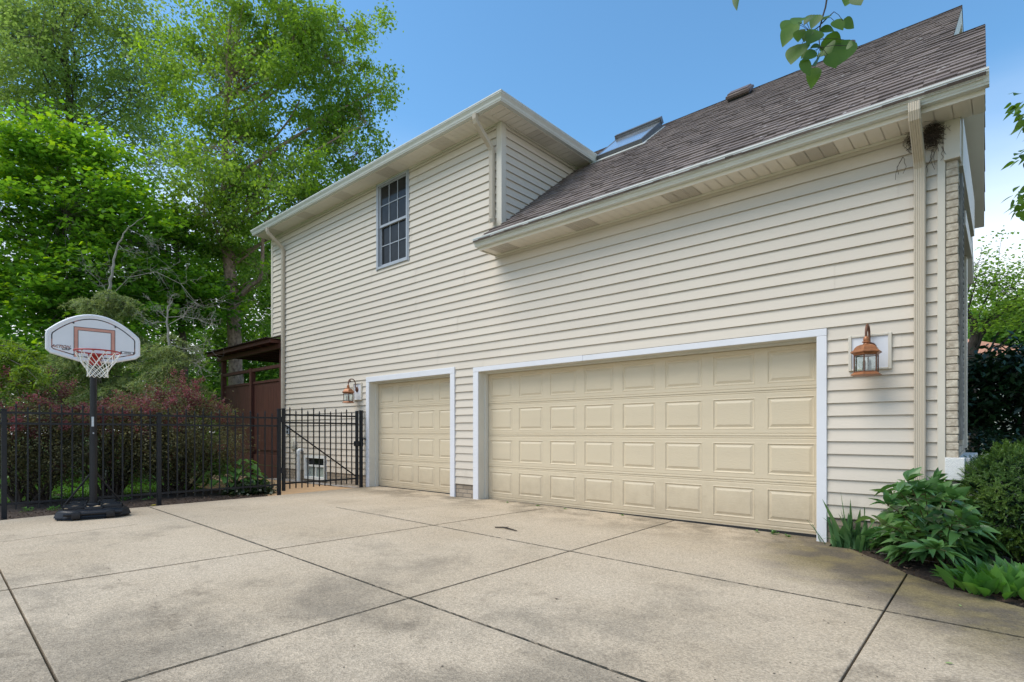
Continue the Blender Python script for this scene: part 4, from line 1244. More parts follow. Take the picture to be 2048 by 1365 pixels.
def blob_points(rg, c, r, n, shell=0.45, lower=1.0):
    """n points in an ellipsoid, biased outward"""
    d = unit(rg.normal(0, 1, (n, 3)))
    rad = rg.uniform(0, 1, n) ** shell
    p = d * rad[:, None] * np.array(r)
    p[:, 2] = np.where(p[:, 2] < 0, p[:, 2] * lower, p[:, 2])
    return p + np.array(c)

def trunk_mesh(mb, pts, rad, rg, n=9, rough=0.06):
    pts = [np.array(p, float) for p in pts]
    out, rr = [], []
    for i in range(len(pts) - 1):
        for t in np.linspace(0, 1, 6, endpoint=False):
            out.append(pts[i] * (1 - t) + pts[i + 1] * t + rg.normal(0, 0.010, 3) * (1 if i + t > 0 else 0)); rr.append((rad[i] * (1 - t) + rad[i + 1] * t) * (1 + rg.normal(0, rough)))
    out.append(pts[-1]); rr.append(rad[-1])
    mb.tube(out, rr, n)

def limb(mb, a, b, r0, r1, rg, sag=0.0, n=6, wob=0.06):
    a, b = np.array(a, float), np.array(b, float)
    ln = np.linalg.norm(b - a)
    k = max(4, int(ln / 0.5))
    pts = []
    w1 = rg.normal(0, wob * ln, 3); w2 = rg.normal(0, wob * ln * 0.5, 3)
    for t in np.linspace(0, 1, k + 1):
        p = a * (1 - t) + b * t + w1 * math.sin(math.pi * t) + w2 * math.sin(2 * math.pi * t)
        p[2] += sag * ln * math.sin(math.pi * t)
        pts.append(p)
    mb.tube(pts, [r0 * (1 - t) + r1 * t for t in np.linspace(0, 1, k + 1)], n, cap=False)
    return pts

def tree(name, label, cat, base, trunk, trad, blobs, leaf, mat, bark, seed, group=None, per=70, size=0.08, spread=0.32,
         limbs=True, asp=0.65, droop=0.35, flat=0.5, sq=0.75, twig=True, second=None, limb_from=0.35, limb_r=0.022, clump=0.42):
    """trunk: world points; blobs: (centre, radii, number of leaf clusters)"""
    rg = np.random.default_rng(seed)
    root = thing(name, label, cat, tuple(base), group=group, world=True)
    tm = MB()
    trunk_mesh(tm, trunk, trad, rg)
    tp = np.array(trunk, float)
    Cs = []
    for c, r, n in blobs:
        nh = max(3, int(n / 3.2))                       # boughs first, then leaf clusters hanging about each bough
        Hb = blob_points(rg, c, r, nh)
        P = np.repeat(Hb, 5, 0) + rg.normal(0, 1, (nh * 5, 3)) * np.array([1, 1, 0.7]) * clump
        Cs.append(P)
        if limbs:
            # main limbs to a few spots of the blob, twigs on from them to every cluster
            nm = max(2, int(n / 16))
            hubs = blob_points(rg, c, np.array(r) * 0.72, nm, 0.6)
            for h in hubs:
                lowz = tp[0][2] + (tp[-1][2] - tp[0][2]) * limb_from
                target = min(max(lowz, h[2] - 0.55 * np.linalg.norm(h[:2] - tp[-1][:2]) - 0.6), tp[-1][2])
                i = int(np.clip(np.searchsorted(tp[:, 2], target) - 1, 0, len(tp) - 2))
                t = np.clip((target - tp[i][2]) / max(1e-3, tp[i + 1][2] - tp[i][2]), 0, 1)
                a = tp[i] * (1 - t) + tp[i + 1] * t
                r0 = min(trad[i] * 0.45, limb_r + 0.006 * np.linalg.norm(h - a))
                limb(tm, a, h, r0, 0.008, rg, 0.05)
            if twig:
                for q in P:
                    h = hubs[np.argmin(((hubs - q) ** 2).sum(1))]
                    limb(tm, h + rg.normal(0, 0.05, 3), q, 0.008, 0.003, rg, 0.05, n=3)
    tm.build('trunk', bark, root, smooth=True)
    C = np.concatenate(Cs)
    V = scatter_leaves(rg, C, spread * rg.uniform(0.7, 1.3, len(C)), per, size, asp, droop, flat, sq=sq)
    npmesh('crown', V, 4, mat, root)
    if second is not None:
        m2, frac, per2 = second
        k = rg.permutation(len(C))[:int(len(C) * frac)]
        V = scatter_leaves(rg, C[k] + np.array([0, 0, spread * 0.5]), spread * 0.8, per2, size, asp, droop, flat, sq=sq)
        npmesh('bright_leaves', V, 4, m2, root)  # brighter leaf colour, set a little above some of the clusters
    return root

LM = {}
LM['birch'] = leafmat('birch leaves', [(0.11, 0.195, 0.036), (0.18, 0.295, 0.058), (0.265, 0.39, 0.095)], 0.45, 0.6, 0.5)
LM['birch_pale'] = leafmat('pale birch leaves', [(0.15, 0.225, 0.062), (0.22, 0.32, 0.09), (0.31, 0.41, 0.135)], 0.45, 0.6, 0.5)
LM['maple'] = leafmat('maple leaves', [(0.085, 0.19, 0.036), (0.145, 0.29, 0.048), (0.22, 0.38, 0.07)], 0.42, 0.58, 0.8)
LM['maple_bright'] = leafmat('bright maple leaves', [(0.19, 0.34, 0.045), (0.28, 0.44, 0.06), (0.36, 0.52, 0.085)], 0.45, 0.55, 0.8)
LM['hemlock'] = leafmat('hemlock needles', [(0.12, 0.165, 0.060), (0.20, 0.26, 0.095), (0.30, 0.36, 0.14)], 0.6, 0.4, 1.5)
LM['hemlock_bright'] = leafmat('bright hemlock needles', [(0.11, 0.18, 0.03), (0.19, 0.29, 0.045), (0.28, 0.39, 0.065)], 0.6, 0.4, 1.5)
LM['purple'] = leafmat('purple barberry leaves', [(0.115, 0.055, 0.048), (0.20, 0.078, 0.078), (0.36, 0.115, 0.13)], 0.55, 0.4, 1.6)
LM['olive'] = leafmat('olive barberry leaves', [(0.075, 0.078, 0.034), (0.13, 0.125, 0.055), (0.20, 0.19, 0.08)], 0.6, 0.38, 1.6)
LM['hosta'] = leafmat('hosta leaves', [(0.07, 0.17, 0.040), (0.14, 0.29, 0.06), (0.25, 0.40, 0.10)], 0.4, 0.4, 1.5)
LM['ivy'] = leafmat('ivy leaves', [(0.010, 0.022, 0.010), (0.022, 0.045, 0.016), (0.06, 0.08, 0.02)], 0.4, 0.2, 3)
LM['wood'] = leafmat('far wood leaves', [(0.075, 0.16, 0.032), (0.13, 0.24, 0.045), (0.20, 0.33, 0.065)], 0.5, 0.55, 0.35)
LM['peony'] = leafmat('peony leaves', [(0.040, 0.115, 0.036), (0.080, 0.18, 0.050), (0.14, 0.26, 0.068)], 0.30, 0.28, 3, spec=0.6)
LM['iris'] = leafmat('iris leaves', [(0.06, 0.145, 0.06), (0.10, 0.21, 0.08), (0.16, 0.28, 0.10)], 0.4, 0.3, 5)
LM['lily'] = leafmat('lily leaves', [(0.045, 0.14, 0.030), (0.085, 0.215, 0.042), (0.14, 0.29, 0.06)], 0.34, 0.35, 3, spec=0.5)
LM['yew'] = leafmat('yew needles', [(0.026, 0.070, 0.014), (0.062, 0.135, 0.022), (0.17, 0.255, 0.042)], 0.5, 0.3, 3.5)
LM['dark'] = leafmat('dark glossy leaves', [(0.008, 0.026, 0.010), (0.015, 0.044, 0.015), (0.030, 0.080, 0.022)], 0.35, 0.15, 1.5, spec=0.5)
LM['redbud'] = leafmat('heart leaves', [(0.040, 0.095, 0.018), (0.070, 0.150, 0.026), (0.12, 0.215, 0.038)], 0.42, 0.45, 12)

# ------------------------------------------------------------------ trees behind the fence
def blob(px, py, d, rpx, rpy, depth, n): return (at(px, py, d), (rpx * d / FPX, depth, rpy * d / FPX), n)
g_trees = 'trees standing behind the fence'
# river birch, trunk seen through the pergola
b = onz(478, 931, -0.05); D = 18.2
b = at(476, 930, D); b[2] = -0.1
tr = [b, at(472, 760, D), at(468, 640, D), at(458, 520, D), at(452, 420, D), at(450, 300, D), at(455, 150, D), at(462, 20, D)]
root = tree('birch_tree', 'tall river birch with peeling brown trunk rising behind the brown pergola', 'tree', b, tr, [0.24, 0.22, 0.21, 0.19, 0.14, 0.10, 0.07, 0.04],
     [blob(500, 350, D - 0.5, 190, 120, 1.9, 110), blob(455, 150, D, 190, 150, 2.1, 130), blob(610, 120, D, 120, 120, 1.6, 80),
      blob(690, 270, D + 0.3, 85, 100, 1.3, 62), blob(690, 90, D + 0.5, 60, 75, 1.0, 30), blob(620, 380, D - 0.4, 90, 60, 1.2, 48), blob(430, 440, D - 1.0, 100, 60, 1.1, 36), blob(500, 20, D, 150, 100, 1.6, 50),
      blob(752, 190, D + 0.4, 34, 45, 0.5, 10), blob(600, 30, D, 40, 60, 0.6, 12),
      blob(520, 520, D + 0.4, 50, 80, 0.9, 22), blob(525, 640, D + 1.2, 40, 60, 0.9, 16)],
     None, LM['birch'], MT['bark_birch'], 21, g_trees, per=66, size=0.12, spread=0.20, droop=0.7, flat=0.9, second=(LM['maple_bright'], 0.3, 22))
# second stem of the river birch
mb = MB(); rg = np.random.default_rng(5)
limb(mb, at(470, 610, D), at(520, 560, D - 0.3), 0.09, 0.07, rg); limb(mb, at(520, 560, D - 0.3), at(548, 420, D - 0.3), 0.07, 0.04, rg)
limb(mb, at(462, 540, D), at(425, 420, D - 0.3), 0.09, 0.04, rg); limb(mb, at(425, 420, D - 0.3), at(400, 300, D - 0.3), 0.045, 0.02, rg)
limb(mb, at(455, 470, D), at(520, 330, D), 0.09, 0.05, rg); limb(mb, at(520, 330, D), at(600, 200, D), 0.05, 0.02, rg)
mb.build('side_stem', MT['bark_birch'], root, smooth=True)
# tall airy tree top left
D = 22.0
b = at(150, 930, D); b[2] = -0.1
tr = [b, at(152, 700, D), at(150, 450, D), at(140, 250, D), at(128, 60, D), at(120, -80, D)]
tree('birch_tree', 'tall airy grey-green tree filling the top left corner', 'tree', b, tr, [0.26, 0.22, 0.18, 0.12, 0.07, 0.03],
     [blob(130, 120, D, 190, 150, 2.6, 190), blob(20, 200, D, 120, 130, 2.0, 100), blob(40, 60, D, 110, 90, 1.6, 60), blob(290, 200, D + 0.5, 90, 130, 1.8, 80), blob(230, 40, D, 120, 90, 1.8, 70), blob(60, -20, D, 150, 80, 2, 50), blob(330, 330, D, 60, 70, 1, 24)],
     None, LM['birch_pale'], MT['bark'], 22, g_trees, per=54, size=0.13, spread=0.27, droop=0.6, flat=0.9, clump=0.55)
# big dark maple
D = 15.5
b = at(120, 935, D); b[2] = -0.1
tr = [b, at(118, 780, D), at(112, 640, D), at(118, 480, D), at(122, 330, D), at(130, 240, D)]
tree('maple_tree', 'dense dark maple with bright layered leaf tips behind the basketball hoop', 'tree', b, tr, [0.24, 0.21, 0.17, 0.12, 0.08, 0.04],
     [blob(120, 330, D, 130, 90, 1.7, 110), blob(40, 440, D - 0.3, 130, 110, 1.7, 100), blob(200, 450, D - 0.2, 120, 110, 1.6, 110), blob(60, 590, D - 0.6, 130, 80, 1.4, 90), blob(215, 600, D - 0.4, 120, 80, 1.4, 80), blob(-60, 520, D, 90, 160, 1.4, 50), blob(120, 720, D, 170, 70, 1.2, 60)],
     None, LM['maple'], MT['bark'], 23, g_trees, per=42, size=0.135, spread=0.26, asp=0.85, droop=0.25, flat=0.4, sq=0.25, second=(LM['maple_bright'], 0.45, 18), clump=0.36)
# second maple, right of it
D = 17.5
b = at(372, 935, D); b[2] = -0.1
tr = [b, at(370, 800, D), at(365, 680, D), at(360, 560, D), at(352, 450, D)]
tree('maple_tree', 'lower rounded maple between the bare grey twigs and the birch trunk', 'tree', b, tr, [0.16, 0.14, 0.11, 0.08, 0.04],
     [blob(330, 500, D, 80, 70, 1.1, 60), blob(375, 580, D - 0.3, 90, 75, 1.2, 80), blob(300, 610, D + 0.2, 80, 70, 1.1, 55), blob(330, 440, D + 0.2, 50, 45, 0.8, 24)],
     None, LM['maple'], MT['bark'], 24, g_trees, per=46, size=0.135, spread=0.24, asp=0.85, droop=0.25, flat=0.4, sq=0.25, second=(LM['maple_bright'], 0.4, 16), clump=0.34)
# background row of trees, each with its own crown
bgs = [('wide dark green tree far behind the maples at the left edge', -60, 27, 230, 7.0), ('dark tree far back showing between the maple and the birch trunk', 260, 27, 200, 6.5),
       ('dark leafy tree far back behind the brown pergola roof', 440, 25, 120, 7.5), ('shaded tree close behind the house corner and pergola', 575, 26, 95, 8.6)]
for i, (lb, px, D, wpx, h) in enumerate(bgs):
    b = at(px, 900, D); b[2] = -0.1
    top = 866 - (h + 4) * FPX / D
    tr = [b, (b[0], b[1], 2.0), (b[0] + 0.2, b[1], 4.0), (b[0], b[1] + 0.1, h + 2.0)]
    tree('background_tree', lb, 'tree', b, tr, [0.2, 0.17, 0.12, 0.05],
         [((b[0], b[1], h * 0.55), (wpx * D / FPX, 1.6, h * 0.6), 130), ((b[0], b[1], h + 0.8), (wpx * 0.8 * D / FPX, 1.5, 1.8), 70)],
         None, LM['wood'], MT['bark'], 40 + i, g_trees, per=46, size=0.20, spread=0.36, clump=0.6, asp=0.75, flat=0.6, twig=False)
# far wood: one mass of leaves nobody could count
rg = np.random.default_rng(77)
n = 1500
C = np.stack([rg.uniform(-60, -18, n), rg.uniform(-42, 34, n), rg.uniform(0.2, 1, n) ** 0.8 * 6.5], 1)
rel = C[:, :2] - CAM[:2]
dd = rel @ FWD[:2]; lat = rel @ RGT[:2]
C = C[(np.hypot(dd, lat) > 31) & ((lat / np.maximum(dd, 0.1) < -0.33))]
V = scatter_leaves(rg, C, 0.75, 60, 0.36, 0.8, 0.3, 0.7)
tag(npmesh('woods', V, 4, LM['wood']), 'dark wood of leafy trees far behind the back lawn', 'woods', kind='stuff')

# ------------------------------------------------------------------ hemlocks with dead tops
def hemlock(name, label, base, trunk, trad, dead, boughs, mat, seed, spread=0.10, per=260):
    rg = np.random.default_rng(seed)
    root = thing(name, label, 'conifer', tuple(base), group='half dead hemlocks behind the fence', world=True)
    tm = MB(); trunk_mesh(tm, trunk, trad, rg, 8); tm.build('trunk', MT['bark_dead'], root, smooth=True)
    tw = MB()
    for a, b_, r0 in dead:
        pts = limb(tw, a, b_, r0 * 0.62, 0.002, rg, 0.0, 5, 0.10)
        ln = np.linalg.norm(np.array(b_) - np.array(a))
        for p in pts[1:]:
            for _ in range(4):
                q = p + unit(rg.normal(0, 1, 3) + unit(np.array(b_) - np.array(a)) * 0.9) * ln * rg.uniform(0.15, 0.42)
                pp = limb(tw, p, q, r0 * 0.30, 0.0015, rg, -0.05, 3, 0.12)
                for p2 in pp[1:]:
                    q2 = p2 + unit(rg.normal(0, 1, 3)) * ln * rg.uniform(0.06, 0.16)
                    limb(tw, p2, q2, 0.0022, 0.0013, rg, 0, 3, 0.1)
    if dead: tw.build('dead_twigs', MT['bark_dead'], root)
    P, Dv = [], []
    bb = MB()
    for a, b_ in boughs:                                     # a drooping flat spray of needles
        a, b_ = np.array(a, float), np.array(b_, float)
        pts = limb(bb, a, b_, 0.012, 0.004, rg, 0.10, 4, 0.05)
        ax = unit(b_ - a); ln = np.linalg.norm(b_ - a)
        side = unit(np.cross(ax, [0, 0, 1.0]))
        for t in np.linspace(0.15, 1, int(ln / 0.06) + 3):
            k = int(t * (len(pts) - 1)); p = pts[k]
            for s_ in (-1, 1):
                d = unit(side * s_ + ax * 0.9 + np.array([0, 0, -0.35]) + rg.normal(0, 0.2, 3))
                tl = ln * 0.38 * (1.15 - t) + 0.10
                m_ = int(tl / 0.016)
                tt = rg.uniform(0, 1, m_)
                P.append(p + d * (tt * tl)[:, None] + np.array([0, 0, -0.25])[None] * (tt ** 2 * tl)[:, None] + rg.normal(0, 0.012, (m_, 3)))
                Dv.append(np.tile(d, (m_, 1)) + rg.normal(0, 0.7, (m_, 3)))
    bb.build('bough', MT['bark_dark'], root)
    P = np.concatenate(P); Dv = np.concatenate(Dv)
    n = len(P)
    V = leaf_quads(P, Dv, rg.normal(0, 0.5, (n, 3)) + np.array([0, 0, 1.0]), rg.uniform(0.05, 0.10, n), rg.uniform(0.016, 0.028, n))
    npmesh('needles', V, 4, mat, root)
    return root
def bough_set(rg, trunk, z0, z1, n, l0, l1, back=1.0):
    out = []
    tp = np.array(trunk)
    for k in range(n):
        z = rg.uniform(z0, z1); i = int(np.clip(np.searchsorted(tp[:, 2], z) - 1, 0, len(tp) - 2))
        t = np.clip((z - tp[i][2]) / (tp[i + 1][2] - tp[i][2]), 0, 1); a = tp[i] * (1 - t) + tp[i + 1] * t
        an = rg.uniform(0, 6.28); ln = l0 + (l1 - l0) * (z1 - z) / (z1 - z0) * rg.uniform(0.6, 1.1)
        out.append((a, a + np.array([math.cos(an) * ln, math.sin(an) * ln, -0.28 * ln + rg.normal(0, 0.1)])))
    return out
D = 12.4
b = at(212, 935, D); b[2] = -0.1
tr = [b, at(200, 760, D), at(207, 640, D), at(222, 560, D), at(232, 500, D), at(252, 462, D), at(289, 432, D)]
rg = np.random.default_rng(31)
hemlock('hemlock_tree', 'leaning hemlock whose bare grey top pokes up behind the backboard', b, tr, [0.060, 0.046, 0.037, 0.028, 0.020, 0.011, 0.003],
        [(at(256, 458, D), at(312, 490, D), 0.007), (at(238, 490, D), at(280, 505, D), 0.008), (at(228, 530, D), at(215, 545, D), 0.010), (at(215, 600, D), at(395, 610, D - 0.6), 0.012), (at(214, 590, D), at(170, 530, D), 0.008)],
        bough_set(rg, tr[:5], 1.6, 4.2, 46, 0.75, 1.7), LM['hemlock'], 31)
D = 11.6
b = at(352, 945, D); b[2] = -0.1
tr = [b, at(345, 800, D), at(342, 720, D), at(335, 650, D), at(336, 615, D), at(345, 598, D)]
rg = np.random.default_rng(32)
hemlock('hemlock_tree', 'stunted hemlock with a fan of bare silver twigs above the purple shrub', b, tr, [0.050, 0.042, 0.034, 0.020, 0.012, 0.004],
        [(at(336, 640, D), at(300, 600, D - 0.2), 0.014), (at(336, 635, D), at(390, 605, D), 0.014), (at(337, 650, D), at(420, 640, D - 0.2), 0.014), (at(336, 625, D), at(345, 592, D + 0.2), 0.010), (at(337, 645, D), at(282, 630, D), 0.012),
         (at(340, 690, D), at(420, 690, D - 0.3), 0.010), (at(342, 720, D), at(290, 720, D - 0.3), 0.010), (at(342, 715, D), at(400, 735, D - 0.4), 0.010)],
        bough_set(rg, tr[:4], 1.6, 3.1, 30, 0.55, 1.15), LM['hemlock'], 32)
D = 9.2
b = at(-60, 960, D); b[2] = -0.1
tr = [b, at(-58, 840, D), at(-55, 740, D), at(-50, 660, D)]
hemlock('hemlock_tree', 'bright green hemlock boughs reaching in at the left edge beside the backboard', b, tr, [0.07, 0.06, 0.045, 0.01],
        [], [(at(-50, 690, D), at(85, 735, D - 0.4)), (at(-52, 720, D), at(75, 760, D - 0.9)), (at(-52, 705, D), at(45, 712, D)), (at(-50, 740, D), at(60, 780, D - 0.2)), (at(-52, 760, D), at(40, 800, D - 0.7)), (at(-50, 715, D), at(95, 772, D + 0.3)), (at(-50, 680, D), at(40, 690, D + 0.3)), (at(-50, 730, D), at(30, 760, D + 0.6))], LM['hemlock_bright'], 33)

# ------------------------------------------------------------------ barberry shrubs
def barberry(label, base, rx, ry, h, seed, n=130):
    rg = np.random.default_rng(seed)
    root = thing('barberry_shrub', label, 'shrub', tuple(base), group='purple barberry shrubs behind the fence', world=True)
    base = np.array(base)
    st = MB()
    c = base + np.array([0, 0, h * 0.46])
    P = blob_points(rg, c, (rx, ry, h * 0.54), n, 0.33, 0.62)
    P[:, 2] += 0.10 * h * np.sin(P[:, 0] * 3.1 + seed) * np.clip((P[:, 2] - base[2]) / h, 0, 1)
    for k in range(22):
        a = rg.uniform(0, 6.28)
        f = base + np.array([math.cos(a) * rx * 0.22, math.sin(a) * ry * 0.22, 0])
        q = P[rg.integers(0, n)]
        limb(st, f, q, 0.028, 0.008, rg, 0.06, 5, 0.08)
    for q in P:
        q0 = base + (q - base) * 0.55
        limb(st, q0, q, 0.008, 0.003, rg, 0.05, 3, 0.10)
    st.build('stems', MT['bark_dark'], root)
    up = (P[:, 2] - base[2]) / h
    hi = P[up > 0.62]
    V = scatter_leaves(rg, P, 0.17, 190, 0.040, 0.6, 0.1, 0.8, sq=0.7)
    npmesh('leaves', V, 4, LM['olive'], root)
    # arching shoots of new purple growth
    tips, dirs = [], []
    for q in np.concatenate([hi, hi, hi]):
        d = unit((q - c) * np.array([1, 1, 0.5]) + rg.normal(0, 0.35, 3)); ln = rg.uniform(0.15, 0.36)
        t = rg.uniform(0, 1, 70)
        tips.append(q + rg.normal(0, 0.08, 3) + d * (t * ln)[:, None] + np.array([0, 0, -0.5])[None] * (t ** 2 * ln * 0.4)[:, None] + rg.normal(0, 0.025, (70, 3)))
    tips = np.concatenate(tips); m_ = len(tips)
    side = P[(up < 0.68) & (up > 0.3)][::6]
    ex = np.concatenate([q + rg.normal(0, 0.05, (40, 3)) for q in side])
    tips = np.concatenate([tips, ex]); m_ = len(tips)
    V = leaf_quads(tips, rg.normal(0, 1, (m_, 3)), rg.normal(0, 0.7, (m_, 3)) + np.array([0, 0, 1.0]), rg.uniform(0.025, 0.05, m_), rg.uniform(0.015, 0.03, m_))
    npmesh('new_growth', V, 4, LM['purple'], root)
    return root
b = at(345, 990, 10.3); b[2] = -0.05
barberry('broad purple-topped barberry filling the fence beside the brown pergola', b, 1.28, 1.0, 2.12, 51, 190)
b = at(225, 990, 9.6); b[2] = -0.05
barberry('narrow barberry with red shoots just right of the hoop pole', b, 0.62, 0.7, 1.80, 53, 70)
b = at(60, 1010, 8.8); b[2] = -0.05
barberry('sprawling barberry left of the hoop pole with dull purple top', b, 1.05, 0.9, 1.95, 52, 150)

# ------------------------------------------------------------------ broad leaf plants built leaf by leaf
def strips(P, D, Nn, Ln, Wd, prof, droop, fold=0.18, curl=0.0):
    """curved leaves of several segments: left edge, midrib, right edge"""
    n = len(P); k = len(prof)
    D = unit(D); S = unit(np.cross(D, Nn)); Nn = np.cross(S, D)
    ts = np.linspace(0, 1, k)
    rows = []
    for t, w_ in zip(ts, prof):
        c = P + D * (Ln * t)[:, None] - np.array([0, 0, 1.0])[None] * (droop * Ln * t * t)[:, None] + Nn * (curl * Ln * t * (1 - t))[:, None]
        e = S * (Wd * w_ * 0.5)[:, None]
        up = Nn * (Wd * w_ * fold)[:, None]
        rows.append((c + e + up, c, c - e + up))
    out = []
    for i in range(k - 1):
        a, b_ = rows[i], rows[i + 1]
        out.append(np.stack([a[0], b_[0], b_[1], a[1]], 1)); out.append(np.stack([a[1], b_[1], b_[2], a[2]], 1))
    return np.concatenate(out, 0).reshape(-1, 3)
OVAL = [0.10, 0.62, 0.95, 1.0, 0.80, 0.42, 0.03]
LANCE = [0.16, 0.72, 1.0, 0.92, 0.66, 0.34, 0.02]
BLADE = [0.75, 0.95, 1.0, 0.95, 0.85, 0.62, 0.35, 0.02]
HEART = [0.05, 0.85, 1.0, 0.92, 0.70, 0.36, 0.02]

def weld_build(name, V, mat, parent):
    """leaf strips: merge doubles so each leaf is one smooth island"""
    o = npmesh(name, V, 4, mat, parent)
    bm = bmesh.new(); bm.from_mesh(o.data)
    bmesh.ops.remove_doubles(bm, verts=bm.verts, dist=1e-5)
    for f in bm.faces: f.smooth = True
    bm.to_mesh(o.data); bm.free()
    return o

def hosta(label, x, y, r, n, seed, z=-0.05, mat='hosta', size=0.20, group='hostas behind the fence'):
    rg = np.random.default_rng(seed)
    root = thing('hosta_plant', label, 'plant', (x, y, z), group=group, world=True)
    a = rg.uniform(0, 6.28, n); e = rg.uniform(0.15, 1.0, n)
    rr = r * np.sqrt(e)
    tip = np.stack([x + np.cos(a) * rr * 0.75, y + np.sin(a) * rr * 0.75, z + 0.10 + (1.05 - e) * r * 0.75 + rg.uniform(0, 0.05, n)], 1)
    st = MB()
    for q in tip: st.tube([(x, y, z), (x + (q[0] - x) * 0.5, y + (q[1] - y) * 0.5, z + (q[2] - z) * 0.75), q], 0.004, 3, cap=False)
    st.build('stalks', LM[mat], root)
    D = np.stack([np.cos(a), np.sin(a), 0.35 - 0.5 * e], 1)
    Nn = np.stack([-np.cos(a) * 0.2, -np.sin(a) * 0.2, np.ones(n)], 1) + rg.normal(0, 0.15, (n, 3))
    L_ = size * rg.uniform(0.7, 1.2, n)
    weld_build('leaves', strips(tip, D, Nn, L_, L_ * 0.75, HEART, np.full(n, 0.45)), LM[mat], root)
hl = [('hosta clump at the edge of the tan walkway behind the fence', 465, 985, 0.70, 80), ('hosta clump under the right side of the broad barberry', 415, 968, 0.62, 64), ('hosta clump further back behind the walkway hosta', 440, 945, 0.55, 50),
      ('hosta clump on the lawn edge behind the hoop pole brace', 235, 958, 0.50, 55), ('hosta clump farther back beside the pale edging stone', 150, 962, 0.5, 50), ('hosta clump with yellow-green leaves between two barberry stems', 260, 948, 0.45, 40), ('small hosta at the very left behind the fence', 20, 975, 0.4, 40), ('hosta with light leaf under the broad barberry stems', 345, 965, 0.4, 36)]
for i, (lb, px, py, r, n) in enumerate(hl):
    p = onz(px, py, -0.05)
    hosta(lb, p[0], p[1], r, n, 60 + i)
# ivy mound at the corner of the bed
rg = np.random.default_rng(70)
root = thing('ivy_mound', 'dark ivy mound sprawling at the corner of the mulch bed by the gate post', 'plant', tuple(onz(505, 985, -0.05)), world=True)
c = onz(500, 988, -0.05)
P = blob_points(rg, c + np.array([0, 0, 0.02]), (0.45, 0.42, 0.24), 420, 0.3)
P[:, 2] = np.maximum(P[:, 2], -0.02)
V = scatter_leaves(rg, P, 0.05, 5, 0.065, 0.9, 0.4, 0.5)
npmesh('leaves', V, 4, LM['ivy'], root)
# blades of grass on the visible lawn
rg = np.random.default_rng(71)
n = 26000
P = np.stack([rg.uniform(-20, -11.6, n), rg.uniform(-9.5, -2.2, n), np.full(n, -0.06)], 1)
V = leaf_quads(P, np.stack([rg.normal(0, .35, n), rg.normal(0, .35, n), np.ones(n)], 1), rg.normal(0, 1, (n, 3)), rg.uniform(0.05, 0.13, n), rg.uniform(0.008, 0.014, n))
tag(npmesh('grass', V, 4, MT['grass']), 'bright green lawn grass seen through the fence', 'grass', kind='stuff')
rg = np.random.default_rng(72)
n = 5200
P = np.stack([np.concatenate([rg.uniform(-10.3, -9.2, n // 2), rg.uniform(-1.3, 1.4, n // 2)]), np.concatenate([rg.uniform(-6.5, -1.9, n // 2), rg.uniform(-2.6, 0.0, n // 2)]), np.zeros(n)], 1)
P[:, 2] = np.where(P[:, 0] < -5, -0.040, -0.062) + rg.uniform(0, 0.018, n)
keep = (P[:, 0] < -5) & (P[:, 0] < -9.33 - 0.04) | ((P[:, 0] > -5) & (P[:, 0] * 0.665 + P[:, 1] * 0.747 > -1.17 + 0.04))
P = P[keep]; n = len(P)
V = leaf_quads(P, np.stack([rg.normal(0, 1, n), rg.normal(0, 1, n), rg.normal(0, 0.35, n)], 1), rg.normal(0, 0.5, (n, 3)) + np.array([0, 0, 1.0]), rg.uniform(0.015, 0.055, n), rg.uniform(0.006, 0.018, n))
tag(npmesh('mulch_chips', V, 4, leafmat('bark chips', [(0.03, 0.02, 0.014), (0.075, 0.048, 0.032), (0.17, 0.12, 0.08)], 0.9, 0.02, 4)), 'loose bark chips and dead leaves on the planting beds', 'mulch', kind='stuff')
mb = MB(); q = onz(142, 948, -0.03)
mb.bevel_box(q[0] - 0.10, q[0] + 0.10, q[1] - 0.28, q[1] + 0.28, -0.06, 0.16, 0.03, 3)
tag(mb.build('edging_stone', MT['stone']), 'pale flat stone lying on the lawn behind the left fence bay', 'stone')
# small weeds along the mulch bed edge and at the garage door
def weed(name, label, x, y, z, r, n, seed, mat='lily', group=None, size=0.05, cat='weed'):
    rg = np.random.default_rng(seed)
    a = rg.uniform(0, 6.28, n)
    P = np.stack([x + rg.normal(0, r * 0.35, n), y + rg.normal(0, r * 0.35, n), z + rg.uniform(0.0, r * 0.6, n)], 1)
    D = np.stack([np.cos(a), np.sin(a), rg.uniform(0.0, 0.9, n)], 1)
    V = strips(P, D, np.tile([0, 0, 1.0], (n, 1)) + rg.normal(0, 0.3, (n, 3)), size * rg.uniform(0.6, 1.2, n), size * 0.45 * rg.uniform(0.7, 1.2, n), OVAL, np.full(n, 0.3))
    o = weld_build(name, V, LM[mat], None)
    return tag(o, label, cat, group)
for i, (px, py, r, lb) in enumerate([(248, 1000, 0.10, 'green weed in the mulch right of the hoop base'), (105, 1020, 0.11, 'low weed in the mulch left of the hoop base'), (55, 1022, 0.10, 'faded weed beside the leftmost fence post'), (300, 998, 0.07, 'tiny sprouts in the mulch before the middle fence post')]):
    p = onz(px, py, -0.03)
    weed('weed', lb, p[0], p[1], -0.045, r, 40, 80 + i, group='weeds in the mulch bed')
